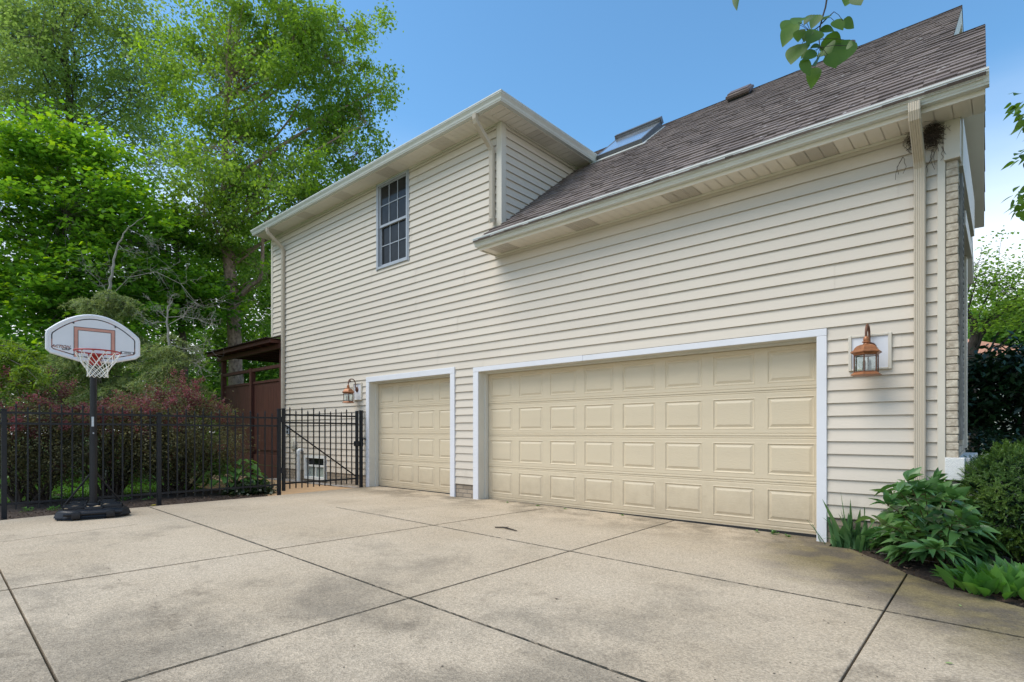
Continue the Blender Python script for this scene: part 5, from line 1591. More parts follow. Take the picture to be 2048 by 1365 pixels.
for i, (px, py, r, n, lb) in enumerate([(1548, 1069, 0.055, 34, 'largest green weed at the foot of the double garage door'), (1512, 1065, 0.03, 12, 'small weed left of the largest weed at the garage door'), (1575, 1074, 0.03, 12, 'weed sprig right of the largest weed at the garage door'), (1075, 1013, 0.03, 10, 'weed sprig at the left end of the double garage door'), (1245, 1032, 0.025, 8, 'tiny weed below the fourth column of door panels'), (1130, 1019, 0.02, 7, 'tiny weed near the joint at the garage door'), (1016, 1006, 0.02, 6, 'tiny dry weed at the left jamb of the double door')]):
    p = onslab(px, py)
    weed('weed', lb, p[0], p[1], p[2], r, n, 90 + i, group='weeds along the garage door', size=0.035)

# ------------------------------------------------------------------ iron fence and gate
FX = -9.55
def picket(mb, x, y, z0, z1, w_=0.017):
    mb.box(x - w_ / 2, x + w_ / 2, y - w_ / 2, y + w_ / 2, z0, z1)
    mb.lathe([(w_ * 0.5, 0), (w_ * 0.8, 0.006), (w_ * 0.72, 0.016), (w_ * 0.05, 0.050)], 6, (x, y, z1 - 0.002))
fence = thing('iron_fence', 'low black iron picket fence running along the left edge of the driveway', 'fence', (FX, -3.6, 0), world=True)
posts = [-7.08, -5.341, -3.606, -1.756]
for y in posts:
    mb = MB()
    top = 1.355 if y < -2 else 1.475
    mb.bevel_box(FX - 0.027, FX + 0.027, y - 0.027, y + 0.027, -0.12, top, 0.003)
    mb.bevel_box(FX - 0.032, FX + 0.032, y - 0.032, y + 0.032, top, top + 0.014, 0.004)
    mb.build('post', MT['iron'], fence)
RZ = (1.325, 1.185, 0.150)
for a, b_ in zip(posts[:-1], posts[1:]):
    for z in RZ:
        mb = MB(); mb.box(FX - 0.014, FX + 0.014, a + 0.027, b_ - 0.027, z - 0.014, z + 0.014)
        mb.build('rail', MT['iron'], fence)
    n = 15
    for k in range(1, n):
        y = a + (b_ - a) * k / n
        mb = MB(); picket(mb, FX, y, 0.075, 1.405 if k % 2 else 1.365)
        for z in RZ: mb.lathe([(0.006, 0), (0.004, 0.004)], 6, (FX, y, z + 0.0145))
        mb.build('picket', MT['iron'], fence)

gate = thing('iron_gate', 'black iron garden gate with a diagonal brace closing the gap to the house', 'gate', (FX, -1.66, 0), world=True)
gy0, gy1 = -1.672, -0.190
for y in (gy0, gy1):
    mb = MB(); mb.bevel_box(FX - 0.024, FX + 0.024, y - 0.024, y + 0.024, 0.035, 1.485, 0.003)
    mb.bevel_box(FX - 0.027, FX + 0.027, y - 0.027, y + 0.027, 1.485, 1.497, 0.003)
    mb.build('stile', MT['iron'], gate)
GZ = (1.385, 1.245, 0.165)
for z in GZ:
    mb = MB(); mb.box(FX - 0.014, FX + 0.014, gy0 + 0.024, gy1 - 0.024, z - 0.015, z + 0.015); mb.build('rail', MT['iron'], gate)
for k in range(1, 13):
    y = gy0 + (gy1 - gy0) * k / 13
    mb = MB(); picket(mb, FX, y, 0.065, 1.485 if k % 2 else 1.43); mb.build('picket', MT['iron'], gate)
mb = MB(); mb.bar((FX + 0.018, gy0 + 0.02, 1.20), (FX + 0.018, gy1 - 0.02, 0.20), 0.022, 0.022); mb.build('brace', MT['iron'], gate)
mb = MB(); mb.bevel_box(FX - 0.035, FX + 0.04, gy1 - 0.05, gy1 + 0.035, 0.80, 0.90, 0.006)
mb.tube([(FX + 0.03, gy1 - 0.04, 0.86), (FX + 0.05, gy1 - 0.10, 0.855), (FX + 0.05, gy1 - 0.19, 0.85)], 0.008, 6)
mb.tube([(FX, gy1 + 0.03, 0.85), (FX, gy1 + 0.085, 0.855)], 0.009, 6)
mb.build('latch', MT['iron'], gate)
for z in (0.35, 1.25):
    mb = MB(); mb.bevel_box(FX - 0.02, FX + 0.036, gy0 - 0.060, gy0 - 0.018, z, z + 0.10, 0.004); mb.build('hinge', MT['iron'], gate)
gp = thing('gate_post', 'black iron latch post standing against the house wall beside the gate', 'post', (FX, -0.095, 0), world=True)
mb = MB(); mb.bevel_box(FX - 0.027, FX + 0.027, -0.122, -0.068, -0.12, 1.495, 0.003); mb.bevel_box(FX - 0.032, FX + 0.032, -0.127, -0.063, 1.495, 1.51, 0.004)
mb.build('post', MT['iron'], gp)
mb = MB(); mb.box(FX - 0.015, FX + 0.09, -0.066, -0.024, 0.93, 0.955); mb.bevel_box(FX + 0.024, FX + 0.045, -0.125, -0.07, 0.80, 0.93, 0.004)
mb.build('bracket', MT['iron'], gp)

# ------------------------------------------------------------------ basketball hoop
hoop = thing('basketball_hoop', 'portable basketball hoop with white fan backboard on a black weighted base', 'basketball hoop', (-8.77, -4.565, 0.0), math.radians(-11))
# local frame: +x is the way the board faces
bm = bmesh.new()
outl = [(0.38, -0.30), (0.42, -0.20), (0.42, 0.20), (0.38, 0.30), (0.30, 0.40), (-0.22, 0.30), (-0.38, 0.16), (-0.38, -0.16), (-0.22, -0.30), (0.30, -0.40)]
f = bm.faces.new([bm.verts.new((x, y, 0.012)) for x, y in outl])
if f.normal.z < 0: f.normal_flip()
ex = bmesh.ops.extrude_face_region(bm, geom=[f])
tv = [g for g in ex['geom'] if isinstance(g, bmesh.types.BMVert)]
for v in tv: v.co = Vector((v.co.x * 0.90, v.co.y * 0.90, 0.115 + 0.04 * (0.4 - v.co.x) / 0.8))
bmesh.ops.bevel(bm, geom=list(bm.edges), offset=0.022, segments=3, affect='EDGES')
mb = MB(); mb.from_bm(bm)
for y in (-0.17, 0.17): mb.bevel_box(0.372, 0.436, y - 0.045, y + 0.045, 0.018, 0.105, 0.012)
mb.tube([(0.405, -0.29, 0.075), (0.405, 0.29, 0.075)], 0.020, 10)
base = mb.build('base', MT['plastic_black'], hoop, smooth=True)
mb = MB()                                   # raised ribs and the moulded tray on top
for y0, y1 in ((-0.30, -0.07), (0.07, 0.30)):
    for x0, x1 in ((0.04, 0.27), (-0.22, -0.02)):
        w_ = 0.80 if x0 < 0 else 1.0
        a0, a1 = y0 * w_, y1 * w_
        zt = 0.155 if x0 < 0 else 0.140
        for q in ((x0, x1, a0, a0 + 0.022), (x0, x1, a1 - 0.022, a1), (x0, x0 + 0.022, a0, a1), (x1 - 0.022, x1, a0, a1)):
            mb.bevel_box(q[0], q[1], q[2], q[3], 0.09, zt + 0.022, 0.006)
mb.bevel_box(-0.08, 0.10, -0.065, 0.065, 0.08, 0.165, 0.012)
mb.bevel_box(0.285, 0.315, -0.09, 0.09, 0.10, 0.145, 0.006); mb.bevel_box(0.325, 0.350, -0.09, 0.09, 0.10, 0.138, 0.006)
mb.build('tray_ribs', MT['plastic_black'], base, smooth=True)
rg = random.Random(3)
mb = MB()
for cx, cy, r, zz in ((0.15, -0.19, 0.095, 0.142), (0.20, -0.10, 0.05, 0.141), (-0.10, -0.15, 0.07, 0.160), (0.12, 0.12, 0.055, 0.143), (0.24, 0.04, 0.05, 0.139), (0.25, -0.27, 0.035, 0.137)):
    pts = [(cx + r * rg.uniform(0.5, 1.15) * math.cos(a), cy + r * rg.uniform(0.5, 1.25) * math.sin(a)) for a in np.linspace(0, 6.28, 13)[:-1]]
    mb.add([(x, y, zz) for x, y in pts] + [(cx, cy, zz + 0.012)], [(i, (i + 1) % 12, 12) for i in range(12)])
mb.build('sand_patch', MT['sand'], base)
mb = MB()
mb.tube([(0, 0, 0.10), (0.0, 0, 1.0)], 0.043, 20); mb.tube([(0, 0, 1.0), (0, 0, 2.42)], 0.0385, 20); mb.tube([(0, 0, 0.985), (0, 0, 1.02)], 0.045, 20)
pole = mb.build('pole', MT['plastic_black'], hoop, smooth=True)
mb = MB()
for a0, a1, z0, z1 in ((-0.45, 0.12, 1.145, 1.27),):
    k = 8
    vs = [(0.0440 * math.cos(a), 0.0440 * math.sin(a), z) for z in (z0, z1) for a in np.linspace(a0, a1, k)]
    mb.add(vs, [(i, i + 1, k + i + 1, k + i) for i in range(k - 1)])
mb.build('height_sticker', MT['sticker'], pole)
mb = MB(); mb.bar((0.0, -0.058, 1.14), (0.0, -0.058, 1.40), 0.012, 0.014); mb.bar((0.0, 0.058, 1.14), (0.0, 0.058, 1.40), 0.012, 0.014); mb.tube([(0.042, 0, 1.06), (0.052, 0, 1.06)], 0.010, 8)
mb.build('adjuster', MT['sash'], pole)
for s_ in (-1, 1):
    mb = MB(); mb.tube([(-0.03, 0.035 * s_, 0.53), (-0.20, 0.30 * s_, 0.13)], 0.013, 8); mb.build('brace', MT['plastic_black'], hoop, smooth=True)
# backboard: fan shape in the y-z plane, front at x = XB; angle of the head on the pole
head = Matrix.Rotation(math.radians(4), 4, 'Z')
XB, ZC = 0.20, 1.985
def fan(k=1.0, dz=0.0):
    """outline of the board, y to the board's right as seen from behind"""
    pts = []
    hw = 0.468
    for t in np.linspace(0, 1, 25):                     # the arched top
        y = hw - 2 * hw * t
        pts.append((y, 0.325 + 0.245 * (1 - abs(y / hw) ** 2.0)))
    pts += [(-hw - 0.012, 0.28), (-hw - 0.012, 0.09), (-hw + 0.035, 0.045), (-0.16, -0.035), (0.16, -0.035), (hw - 0.035, 0.045), (hw + 0.012, 0.09), (hw + 0.012, 0.28)]
    return pts
def poly_inset(pts, d):
    n = len(pts); out = []
    P = [np.array(p) for p in pts]
    for i in range(n):
        a, b_, c = P[i - 1], P[i], P[(i + 1) % n]
        d1 = (b_ - a) / (np.linalg.norm(b_ - a) + 1e-9); d2 = (c - b_) / (np.linalg.norm(c - b_) + 1e-9)
        n1 = np.array([-d1[1], d1[0]]); n2 = np.array([-d2[1], d2[0]])
        m_ = n1 + n2; m_ /= np.linalg.norm(m_)
        out.append(b_ + m_ * d / max(0.5, m_ @ n1))
    return out
def put(pts, x): return [tuple(head @ Vector((x, y, ZC + z))) for y, z in pts]
def loops(mb, rings, caps=True):
    n = len(rings[0]); vs = [p for r in rings for p in r]
    fs = [(i * n + k, i * n + (k + 1) % n, (i + 1) * n + (k + 1) % n, (i + 1) * n + k) for i in range(len(rings) - 1) for k in range(n)]
    if caps: fs += [tuple(range(n))[::-1], tuple((len(rings) - 1) * n + k for k in range(n))]
    mb.add(vs, fs)
o0 = fan()
mb = MB()
loops(mb, [put(poly_inset(o0, 0.02), XB - 0.030), put(poly_inset(o0, 0.004), XB - 0.025), put(o0, XB - 0.008), put(poly_inset(o0, 0.010), XB + 0.004), put(poly_inset(o0, 0.028), XB + 0.006), put(poly_inset(o0, 0.036), XB + 0.001), put(poly_inset(o0, 0.05), XB)])
board = mb.build('backboard', MT['board_white'], hoop)
def ring(mb, outer, inner, x):
    n = len(outer); mb.add(put(outer, x) + put(inner, x), [(i, (i + 1) % n, n + (i + 1) % n, n + i) for i in range(n)])
mb = MB(); ring(mb, poly_inset(o0, 0.056), poly_inset(o0, 0.068), XB + 0.0012); mb.build('border_stripe', MT['board_black'], board)
sq = lambda w_, z0, z1: [(w_, z0), (w_, z1), (-w_, z1), (-w_, z0)]
mb = MB()
ring(mb, sq(0.208, 0.02, 0.395), sq(0.168, 0.02, 0.357), XB + 0.0014)
mb.build('target_square', MT['board_red'], board)
mb = MB()
for w_, zt in ((0.210, 0.397), (0.169, 0.358)): ring(mb, sq(w_, 0.018, zt), sq(w_ - 0.006, 0.018, zt - 0.006), XB + 0.0024)
mb.build('target_outline', MT['ink'], board)
for y in (-0.212, 0.212):
    mb = MB(); mb.tube([tuple(head @ Vector((XB, y, ZC + 0.440))), tuple(head @ Vector((XB + 0.008, y, ZC + 0.440)))], 0.011, 10); mb.build('bolt', MT['ink'], board)
def lettering(text, y, z, size, mat, shear=0.0, space=1.0, off=0.0, xo=0.0022):
    cu = bpy.data.curves.new('lettering', 'FONT'); cu.body = text; cu.size = size; cu.shear = shear; cu.space_character = space; cu.offset = off
    cu.align_x = 'CENTER'; cu.align_y = 'CENTER'; cu.resolution_u = 2
    o = bpy.data.objects.new('lettering', cu); COL.objects.link(o)
    dg = bpy.context.evaluated_depsgraph_get(); dg.update()
    me = bpy.data.meshes.new_from_object(o.evaluated_get(dg))
    bpy.data.objects.remove(o)
    # text x -> +y of the board (its right as seen from the front), text y -> z
    R = Matrix(((0, 0, 1, XB + xo), (1, 0, 0, y), (0, 1, 0, ZC + z), (0, 0, 0, 1)))
    me.transform(head @ R)
    me.materials.clear()
    return link('lettering', me, mat, board)
# the worn two-line script on the left and the small boxed name on the right
lettering('ACTION', -0.335, 0.135, 0.046, MT['ink'], 0.35, 1.0, 0.0012)
lettering('GRIP', -0.285, 0.108, 0.042, MT['ink'], 0.35, 1.0, 0.0012)
lettering('ACTION', -0.334, 0.131, 0.044, MT['board_red'], 0.35, 1.0, 0.0, 0.0030)
mb = MB(); ring(mb, [(y + 0.340, z + 0.118) for y, z in ((0.075, -0.017), (0.075, 0.017), (-0.075, 0.017), (-0.075, -0.017))], [(y + 0.340, z + 0.118) for y, z in ((0.070, -0.012), (0.070, 0.012), (-0.070, 0.012), (-0.070, -0.012))], XB + 0.0022)
for y in (-0.066, 0.066):
    mb.poly(put([(y + 0.340 - 0.006, 0.106), (y + 0.340 + 0.006, 0.106), (y + 0.340 + 0.006, 0.130), (y + 0.340 - 0.006, 0.130)], XB + 0.0022))
mb.build('name_box', MT['ink'], board)
lettering('LIFETIME', 0.340, 0.118, 0.019, MT['ink'], 0.2, 1.0, 0.0006)
# rim, bracket, net
RC = Vector((XB + 0.375, 0, ZC + 0.06))
mb = MB()
mb.tube([tuple(head @ (RC + Vector((0.2285 * math.cos(a), 0.2285 * math.sin(a), 0)))) for a in np.linspace(0, 2 * math.pi, 49)], 0.0085, 8, cap=False)
for k in range(12):
    a = 2 * math.pi * (k + 0.5) / 12
    c = RC + Vector((0.2285 * math.cos(a), 0.2285 * math.sin(a), -0.012))
    mb.tube([tuple(head @ (c + Vector((-0.012 * math.sin(a) * s_, 0.012 * math.cos(a) * s_, 0.006 if s_ else -0.008)))) for s_ in (-1, 0, 1)], 0.003, 5)
rim = mb.build('rim', MT['rim_red'], hoop, smooth=True)
mb = MB()
bm = bmesh.new(); bmesh.ops.create_cube(bm, size=1)
for v in bm.verts: v.co = Vector((XB + 0.012 + v.co.x * 0.022, v.co.y * 0.125, ZC + 0.005 + v.co.z * 0.15))
bmesh.ops.bevel(bm, geom=list(bm.edges), offset=0.005, segments=2, affect='EDGES'); mb.from_bm(bm, head)
bm = bmesh.new(); bmesh.ops.create_cube(bm, size=1)
for v in bm.verts: v.co = Vector((XB + 0.085 + v.co.x * 0.14, v.co.y * (0.10 if v.co.x < 0 else 0.16), ZC + 0.052 + v.co.z * (0.05 if v.co.x < 0 else 0.014) - (0.02 if v.co.x < 0 and v.co.z < 0 else 0)))
mb.from_bm(bm, head)
mb.build('rim_bracket', MT['rim_red'], rim)
mb = MB()
lev = [(0.0, 0.2285), (-0.10, 0.180), (-0.165, 0.138), (-0.20, 0.114), (-0.235, 0.102), (-0.268, 0.099), (-0.295, 0.106)]
for s_ in (0, 1):
    for k in range(12):
        pts = []
        for i, (z, r) in enumerate(lev):
            a = 2 * math.pi * (k + 0.5 + (0.5 * i if s_ else -0.5 * i)) / 12
            pts.append(head @ (RC + Vector((r * math.cos(a), r * math.sin(a), z - 0.01))))
        sm = [tuple(p) for p in pts]
        mb.tube(sm, 0.0042, 5)
mb.build('net', MT['net'], hoop, smooth=True)
mb = MB()
for s_ in (-1, 1):
    for z0, z1 in ((2.36, 0.30), (2.05, 0.02)):
        p = head @ Vector((XB - 0.028, 0.10 * s_, ZC + z1)); mb.bar((0.0, 0.05 * s_, z0), tuple(p), 0.012, 0.03)
mb.build('board_arm', MT['plastic_black'], hoop)

# ------------------------------------------------------------------ brown pergola with a board screen
pg = thing('pergola', 'dark brown wooden pergola with a board screen beside the house', 'pergola', (-15, 1, 0), world=True)
rg = random.Random(4)
x = -16.72
mb = MB()
while x < -13.06:
    mb.bevel_box(x, min(x + 0.138, -13.05), 0.045 + rg.uniform(0, 0.003), 0.065, 0.62, 2.34, 0.003, 1); x += 0.140
mb.build('screen_board', MT['brown_wood'], pg)
mb = MB(); mb.bevel_box(-16.72, -13.05, 0.030, 0.07, 0.24, 0.50, 0.004); mb.bevel_box(-16.72, -13.05, 0.036, 0.07, -0.08, 0.232, 0.004); mb.bevel_box(-16.72, -13.05, 0.02, 0.085, 2.34, 2.40, 0.004)
mb.bevel_box(-16.72, -13.05, 0.075, 0.10, 0.40, 0.70, 0.004)  # added backing board behind the gap, so the slot reads dark
mb.build('screen_rail_and_backing', MT['brown_wood'], pg)
for x in (-16.72, -14.82, -13.12):
    mb = MB(); mb.bevel_box(x - 0.06, x + 0.06, -0.03, 0.09, -0.1, 2.76 if x < -14 or x > -14 else 2.7, 0.005); mb.build('post', MT['brown_wood'], pg)
mb = MB(); mb.bevel_box(-16.8, -13.02, -0.02, 0.08, 2.66, 2.74, 0.005); mb.build('handrail', MT['brown_wood'], pg)
for x in (-16.72, -13.12):
    for y in (0.03, 3.2):
        mb = MB(); mb.bevel_box(x - 0.06, x + 0.06, y - 0.058, y + 0.058, (2.77 if y < 1 else -0.1), 3.22, 0.005); mb.build('post', MT['brown_wood'], pg)
for y in (-0.05, 3.2):
    mb = MB(); mb.bevel_box(-16.9, -13.03, y - 0.04, y + 0.03, 3.10, 3.22, 0.005); mb.build('beam', MT['brown_wood'], pg)
for k in range(9):
    x = -16.8 + k * 0.46
    mb = MB(); mb.bevel_box(x, x + 0.04, -0.30, 3.5, 3.222, 3.30, 0.004); mb.build('rafter', MT['brown_wood'], pg)
mb = MB()                                                            # corrugated sheet
n = 150
for i in range(n):
    x0, x1 = -17.0 + 3.97 * i / n, -17.0 + 3.97 * (i + 1) / n
    h0, h1 = 3.318 + 0.012 * math.sin(i * 1.57), 3.318 + 0.012 * math.sin((i + 1) * 1.57)
    for dz in (0, 0.004): mb.quad((x0, -0.42, h0 + dz), (x1, -0.42, h1 + dz), (x1, 3.7, h1 + dz + 0.0), (x0, 3.7, h0 + dz + 0.0))
mb.build('roof_sheet', MT['brown_roof'], pg)
mb = MB(); mb.bevel_box(-16.95, -13.03, -0.335, -0.302, 3.215, 3.30, 0.004); mb.build('fascia', MT['brown_wood'], pg)

# ------------------------------------------------------------------ plants at the right
# iris
rg = np.random.default_rng(101)
p = onslab(1700, 1093)
ib = np.array([p[0], p[1] + 0.03, -0.07])
root = thing('iris_plant', 'clump of upright sword-leaved iris at the foot of the white door frame', 'plant', tuple(ib), world=True)
def blades(base, az, tilt, ln, wd, droop, fan_axis=None):
    D = np.stack([np.cos(az) * np.sin(tilt), np.sin(az) * np.sin(tilt), np.cos(tilt)], 1)
    Nn = np.stack([np.cos(az), np.sin(az), np.zeros(len(az))], 1) + rg.normal(0, 0.5, (len(az), 3))
    return strips(base, D, Nn, ln, wd, BLADE, droop, 0.12)
n = 46
az = rg.uniform(0, 6.28, n)
B = np.stack([ib[0] + rg.normal(0, 0.075, n), ib[1] + rg.normal(0, 0.045, n), np.full(n, ib[2])], 1)
V = [blades(B, az, rg.uniform(0.05, 0.55, n), rg.uniform(0.26, 0.54, n), rg.uniform(0.040, 0.066, n), rg.uniform(0.05, 0.5, n))]
# a few long leaves that lean the way the photo shows
def one(off, az_, ti, ln, wd, dr):
    return blades(ib[None] + np.array([off]), np.array([az_]), np.array([ti]), np.array([ln]), np.array([wd]), np.array([dr]))
AR = math.atan2(RGT[1], RGT[0])
V += [one((-0.03, 0, 0), AR + math.pi, 0.42, 0.60, 0.055, 0.10), one((-0.01, 0.02, 0), AR + math.pi, 0.16, 0.58, 0.036, 0.0), one((0.02, 0, 0), AR + math.pi, 0.05, 0.52, 0.058, 0.05),
      one((0.03, 0.02, 0), AR, 0.22, 0.72, 0.030, 0.42), one((-0.05, -0.02, 0), AR + math.pi + .3, 0.72, 0.42, 0.036, 0.5), one((0.06, -0.03, 0), AR + 0.2, 0.48, 0.46, 0.046, 0.3), one((0.05, -0.04, 0), AR, 0.62, 0.34, 0.026, 0.5)]
weld_build('leaves', np.concatenate(V), LM['iris'], root)

# peony
rg = np.random.default_rng(102)
p = onz(1850, 1135, -0.07)
pb = np.array([p[0] + 0.02, p[1] + 0.28, -0.07])
root = thing('peony_plant', 'bushy dark green peony in front of the downspout and brick corner', 'plant', tuple(pb), world=True)
st = MB(); LP, LD, LN, LL, LW = [], [], [], [], []
def peony_leaf(c, d):
    """three leaflets, the middle one longest"""
    d = unit(d)
    side = unit(np.cross(d, [0, 0, 1.0]))
    for s_, k in ((0, 1.0), (-0.75, 0.8), (0.75, 0.8)):
        dd = unit(d + side * s_ + np.array([0, 0, rg.normal(0.05, 0.15)]))
        ln = rg.uniform(0.135, 0.205) * k
        LP.append(c); LD.append(dd); LN.append(np.array([0, 0, 1.0]) + rg.normal(0, 0.35, 3) + 0.5 * d * np.array([1, 1, 0])); LL.append(ln); LW.append(ln * rg.uniform(0.33, 0.44))
def peony_stem(b0, top, nleaf):
    mid = (b0 + top) / 2 + np.array([0, 0, 0.06])
    pts = [b0, b0 * 0.6 + mid * 0.4 + np.array([0, 0, 0.03]), mid, mid * 0.45 + top * 0.55 + np.array([0, 0, 0.02]), top]
    st.tube(pts, [0.006, 0.0055, 0.005, 0.004, 0.003], 5, cap=False)
    for k in range(nleaf):
        t = 0.30 + 0.70 * (k + rg.uniform(0, 0.5)) / nleaf
        j = min(3, int(t * 4)); u = t * 4 - j
        c = pts[j] * (1 - u) + pts[j + 1] * u
        a = k * 2.4 + rg.uniform(0, 1)
        out = (c - pb) * np.array([1, 1, 0]); out = out / (np.linalg.norm(out) + 1e-6)
        d = np.array([math.cos(a), math.sin(a), rg.uniform(-0.25, 0.45)]) + out * 0.6
        pet = c + unit(d) * rg.uniform(0.04, 0.10)
        st.tube([c, pet], 0.002, 3, cap=False)
        peony_leaf(pet, d)
    for k in range(3):
        a = rg.uniform(0, 6.28); peony_leaf(top, np.array([math.cos(a) * 0.7, math.sin(a) * 0.7, 0.9]))
for k in range(62):
    a = rg.uniform(0, 6.28); r = math.sqrt(rg.uniform(0, 1))
    top = pb + np.array([0, 0, 0]) + RGT * (0.36 * r * math.cos(a)) + FWD * (0.30 * r * math.sin(a)) + np.array([0, 0, 0.70 * (1 - 0.62 * r * r) * rg.uniform(0.65, 1.08)])
    peony_stem(pb + rg.normal(0, 0.07, 3) * np.array([1, 1, 0]), top, 7)
for q in ((1815, 962, 4.15), (1800, 985, 4.2), (1890, 985, 4.2), (1905, 1000, 4.1), (1945, 1052, 3.95), (1925, 1035, 4.0), (1875, 1100, 3.85), (1775, 1010, 4.2), (1765, 1050, 4.15), (1850, 985, 4.2)):
    peony_stem(pb + rg.normal(0, 0.05, 3) * np.array([1, 1, 0]), at(*q), 7)
for k in range(80):                                                  # the low skirt of leaves
    a = rg.uniform(0, 6.28); rr = rg.uniform(0.2, 0.42)
    c = pb + RGT * rr * math.cos(a) + FWD * rr * 0.8 * math.sin(a) + np.array([0, 0, rg.uniform(0.05, 0.26)])
    peony_leaf(c, np.array([math.cos(a), math.sin(a), -0.1]))
st.build('stems', M('reddish stem', (0.10, 0.075, 0.03), 0.6, 0.3), root)
V = strips(np.array(LP), np.array(LD), np.array(LN), np.array(LL), np.array(LW), LANCE, rg.uniform(0.1, 0.5, len(LP)), 0.16)
weld_build('leaves', V, LM['peony'], root)
# creeping leaves between the iris and the peony
for i, (px, py, lb) in enumerate([(1748, 1100, 'low round-leaved sprawl between the iris and the peony'), (1770, 1092, 'low leafy sprout at the left foot of the peony')]):
    p = onslab(px, py)
    weed('ground_plant', lb, p[0] + 0.02, p[1] + 0.10, -0.04, 0.13, 50, 120 + i, 'peony', size=0.075, cat='plant')

# lily of the valley clump
rg = np.random.default_rng(103)
p = onz(2000, 1190, -0.06)
lb0 = np.array([p[0] + 0.10, p[1] + 0.12, -0.07])
root = thing('lily_plant', 'broad clump of glossy lance leaves at the lower right edge of the drive', 'plant', tuple(lb0), world=True)
n = 270
e = np.sqrt(rg.uniform(0, 1, n)); a = rg.uniform(0, 6.28, n)
B = lb0[None] + RGT[None] * (0.44 * e * np.cos(a))[:, None] + FWD[None] * (0.26 * e * np.sin(a))[:, None]
B[:, :2] += (rg.normal(0, 0.01, (n, 2)))
outw = RGT[None] * (np.cos(a) * 0.8)[:, None] + FWD[None] * (np.sin(a) * 0.8)[:, None]
D = outw * (0.15 + 0.60 * e)[:, None] + rg.normal(0, 0.28, (n, 3)) + np.array([0, 0, 1.0])
Ln = rg.uniform(0.17, 0.27, n)
V = strips(B + np.array([0, 0, 0.03]), D, outw * -0.6 + np.array([0, 0, 0.8]) + rg.normal(0, 0.3, (n, 3)), Ln, Ln * rg.uniform(0.30, 0.40, n), LANCE, rg.uniform(0.1, 0.45, n), 0.22)
weld_build('leaves', V, LM['lily'], root)

# clipped yew
rg = np.random.default_rng(104)
p = onz(2035, 1110, -0.07)
yb = at(2042, 1105, 4.75); yb[2] = -0.07
root = thing('yew_shrub', 'rounded clipped yew shrub with bright green tips at the right edge', 'shrub', tuple(yb), world=True)
mb = MB(); 
for k in range(16):
    a = rg.uniform(0, 6.28); limb(mb, yb, yb + np.array([0.36 * math.cos(a), 0.36 * math.sin(a), rg.uniform(0.3, 0.8)]), 0.022, 0.006, rg, 0.05, 5)
mb.build('stems', MT['bark_dark'], root)
c = yb + np.array([0, 0, 0.50])
d = unit(rg.normal(0, 1, (5200, 3))); d = d[d[:, 2] > -0.75][:4200]
bump = 1 + 0.07 * np.sin(d[:, 0] * 7 + 1) * np.sin(d[:, 1] * 8) + 0.06 * np.sin(d[:, 2] * 9 + d[:, 0] * 5)
P = c + d * np.array([0.50, 0.52, 0.50]) * (bump * rg.uniform(0.82, 1.0, len(d)))[:, None]
nn = 26                                                             # needles in two rows along each shoot
idx = np.repeat(np.arange(len(P)), nn)
sh = unit(d + rg.normal(0, 0.55, d.shape) + np.array([0, 0, 0.25]))
t = np.tile(np.linspace(0, 1, nn), len(P))
Q = P[idx] + sh[idx] * (t * 0.062)[:, None]
side = unit(np.cross(sh, rg.normal(0, 1, sh.shape)))
sg = np.tile(np.where(np.arange(nn) % 2, 1.0, -1.0), len(P))
ND = side[idx] * sg[:, None] + sh[idx] * 0.6 + rg.normal(0, 0.2, (len(idx), 3))
V = leaf_quads(Q, ND, d[idx] + rg.normal(0, 0.3, (len(idx), 3)), np.full(len(idx), 0.022) * rg.uniform(0.7, 1.2, len(idx)), np.full(len(idx), 0.0045))
npmesh('needles', V, 4, LM['yew'], root)
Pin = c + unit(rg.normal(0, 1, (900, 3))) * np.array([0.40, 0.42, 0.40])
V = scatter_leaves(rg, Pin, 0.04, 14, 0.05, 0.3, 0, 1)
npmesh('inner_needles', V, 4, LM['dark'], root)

# big dark shrub behind the yew, with a smaller one low at its foot
def dark_shrub(label, c, r, n, seed, mat, size, per=40, spread=0.12, group=None, asp=0.42):
    rg = np.random.default_rng(seed)
    base = (c[0], c[1], -0.1)
    root = thing('evergreen_shrub', label, 'shrub', base, world=True, group=group)
    P = blob_points(rg, c, r, n, 0.30)
    P = P[P[:, 2] > 0.02]
    mb = MB()
    for k in range(18): limb(mb, np.array(base) + rg.normal(0, 0.12, 3) * np.array([1, 1, 0]), P[rg.integers(0, len(P))], 0.035, 0.008, rg, 0.05, 5)
    mb.build('stems', MT['bark_dark'], root)
    V = scatter_leaves(rg, P, spread, per, size, asp, 0.5, 0.5)
    npmesh('leaves', V, 4, mat, root)
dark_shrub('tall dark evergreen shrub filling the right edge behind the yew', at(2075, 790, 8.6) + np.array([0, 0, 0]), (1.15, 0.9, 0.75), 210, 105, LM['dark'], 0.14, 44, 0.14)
dark_shrub('shaded low shrub between the yew and the house front', at(1985, 868, 8.0) - np.array([0, 0, 0.35]), (0.70, 0.5, 0.45), 90, 106, LM['dark'], 0.08, 40, 0.10)

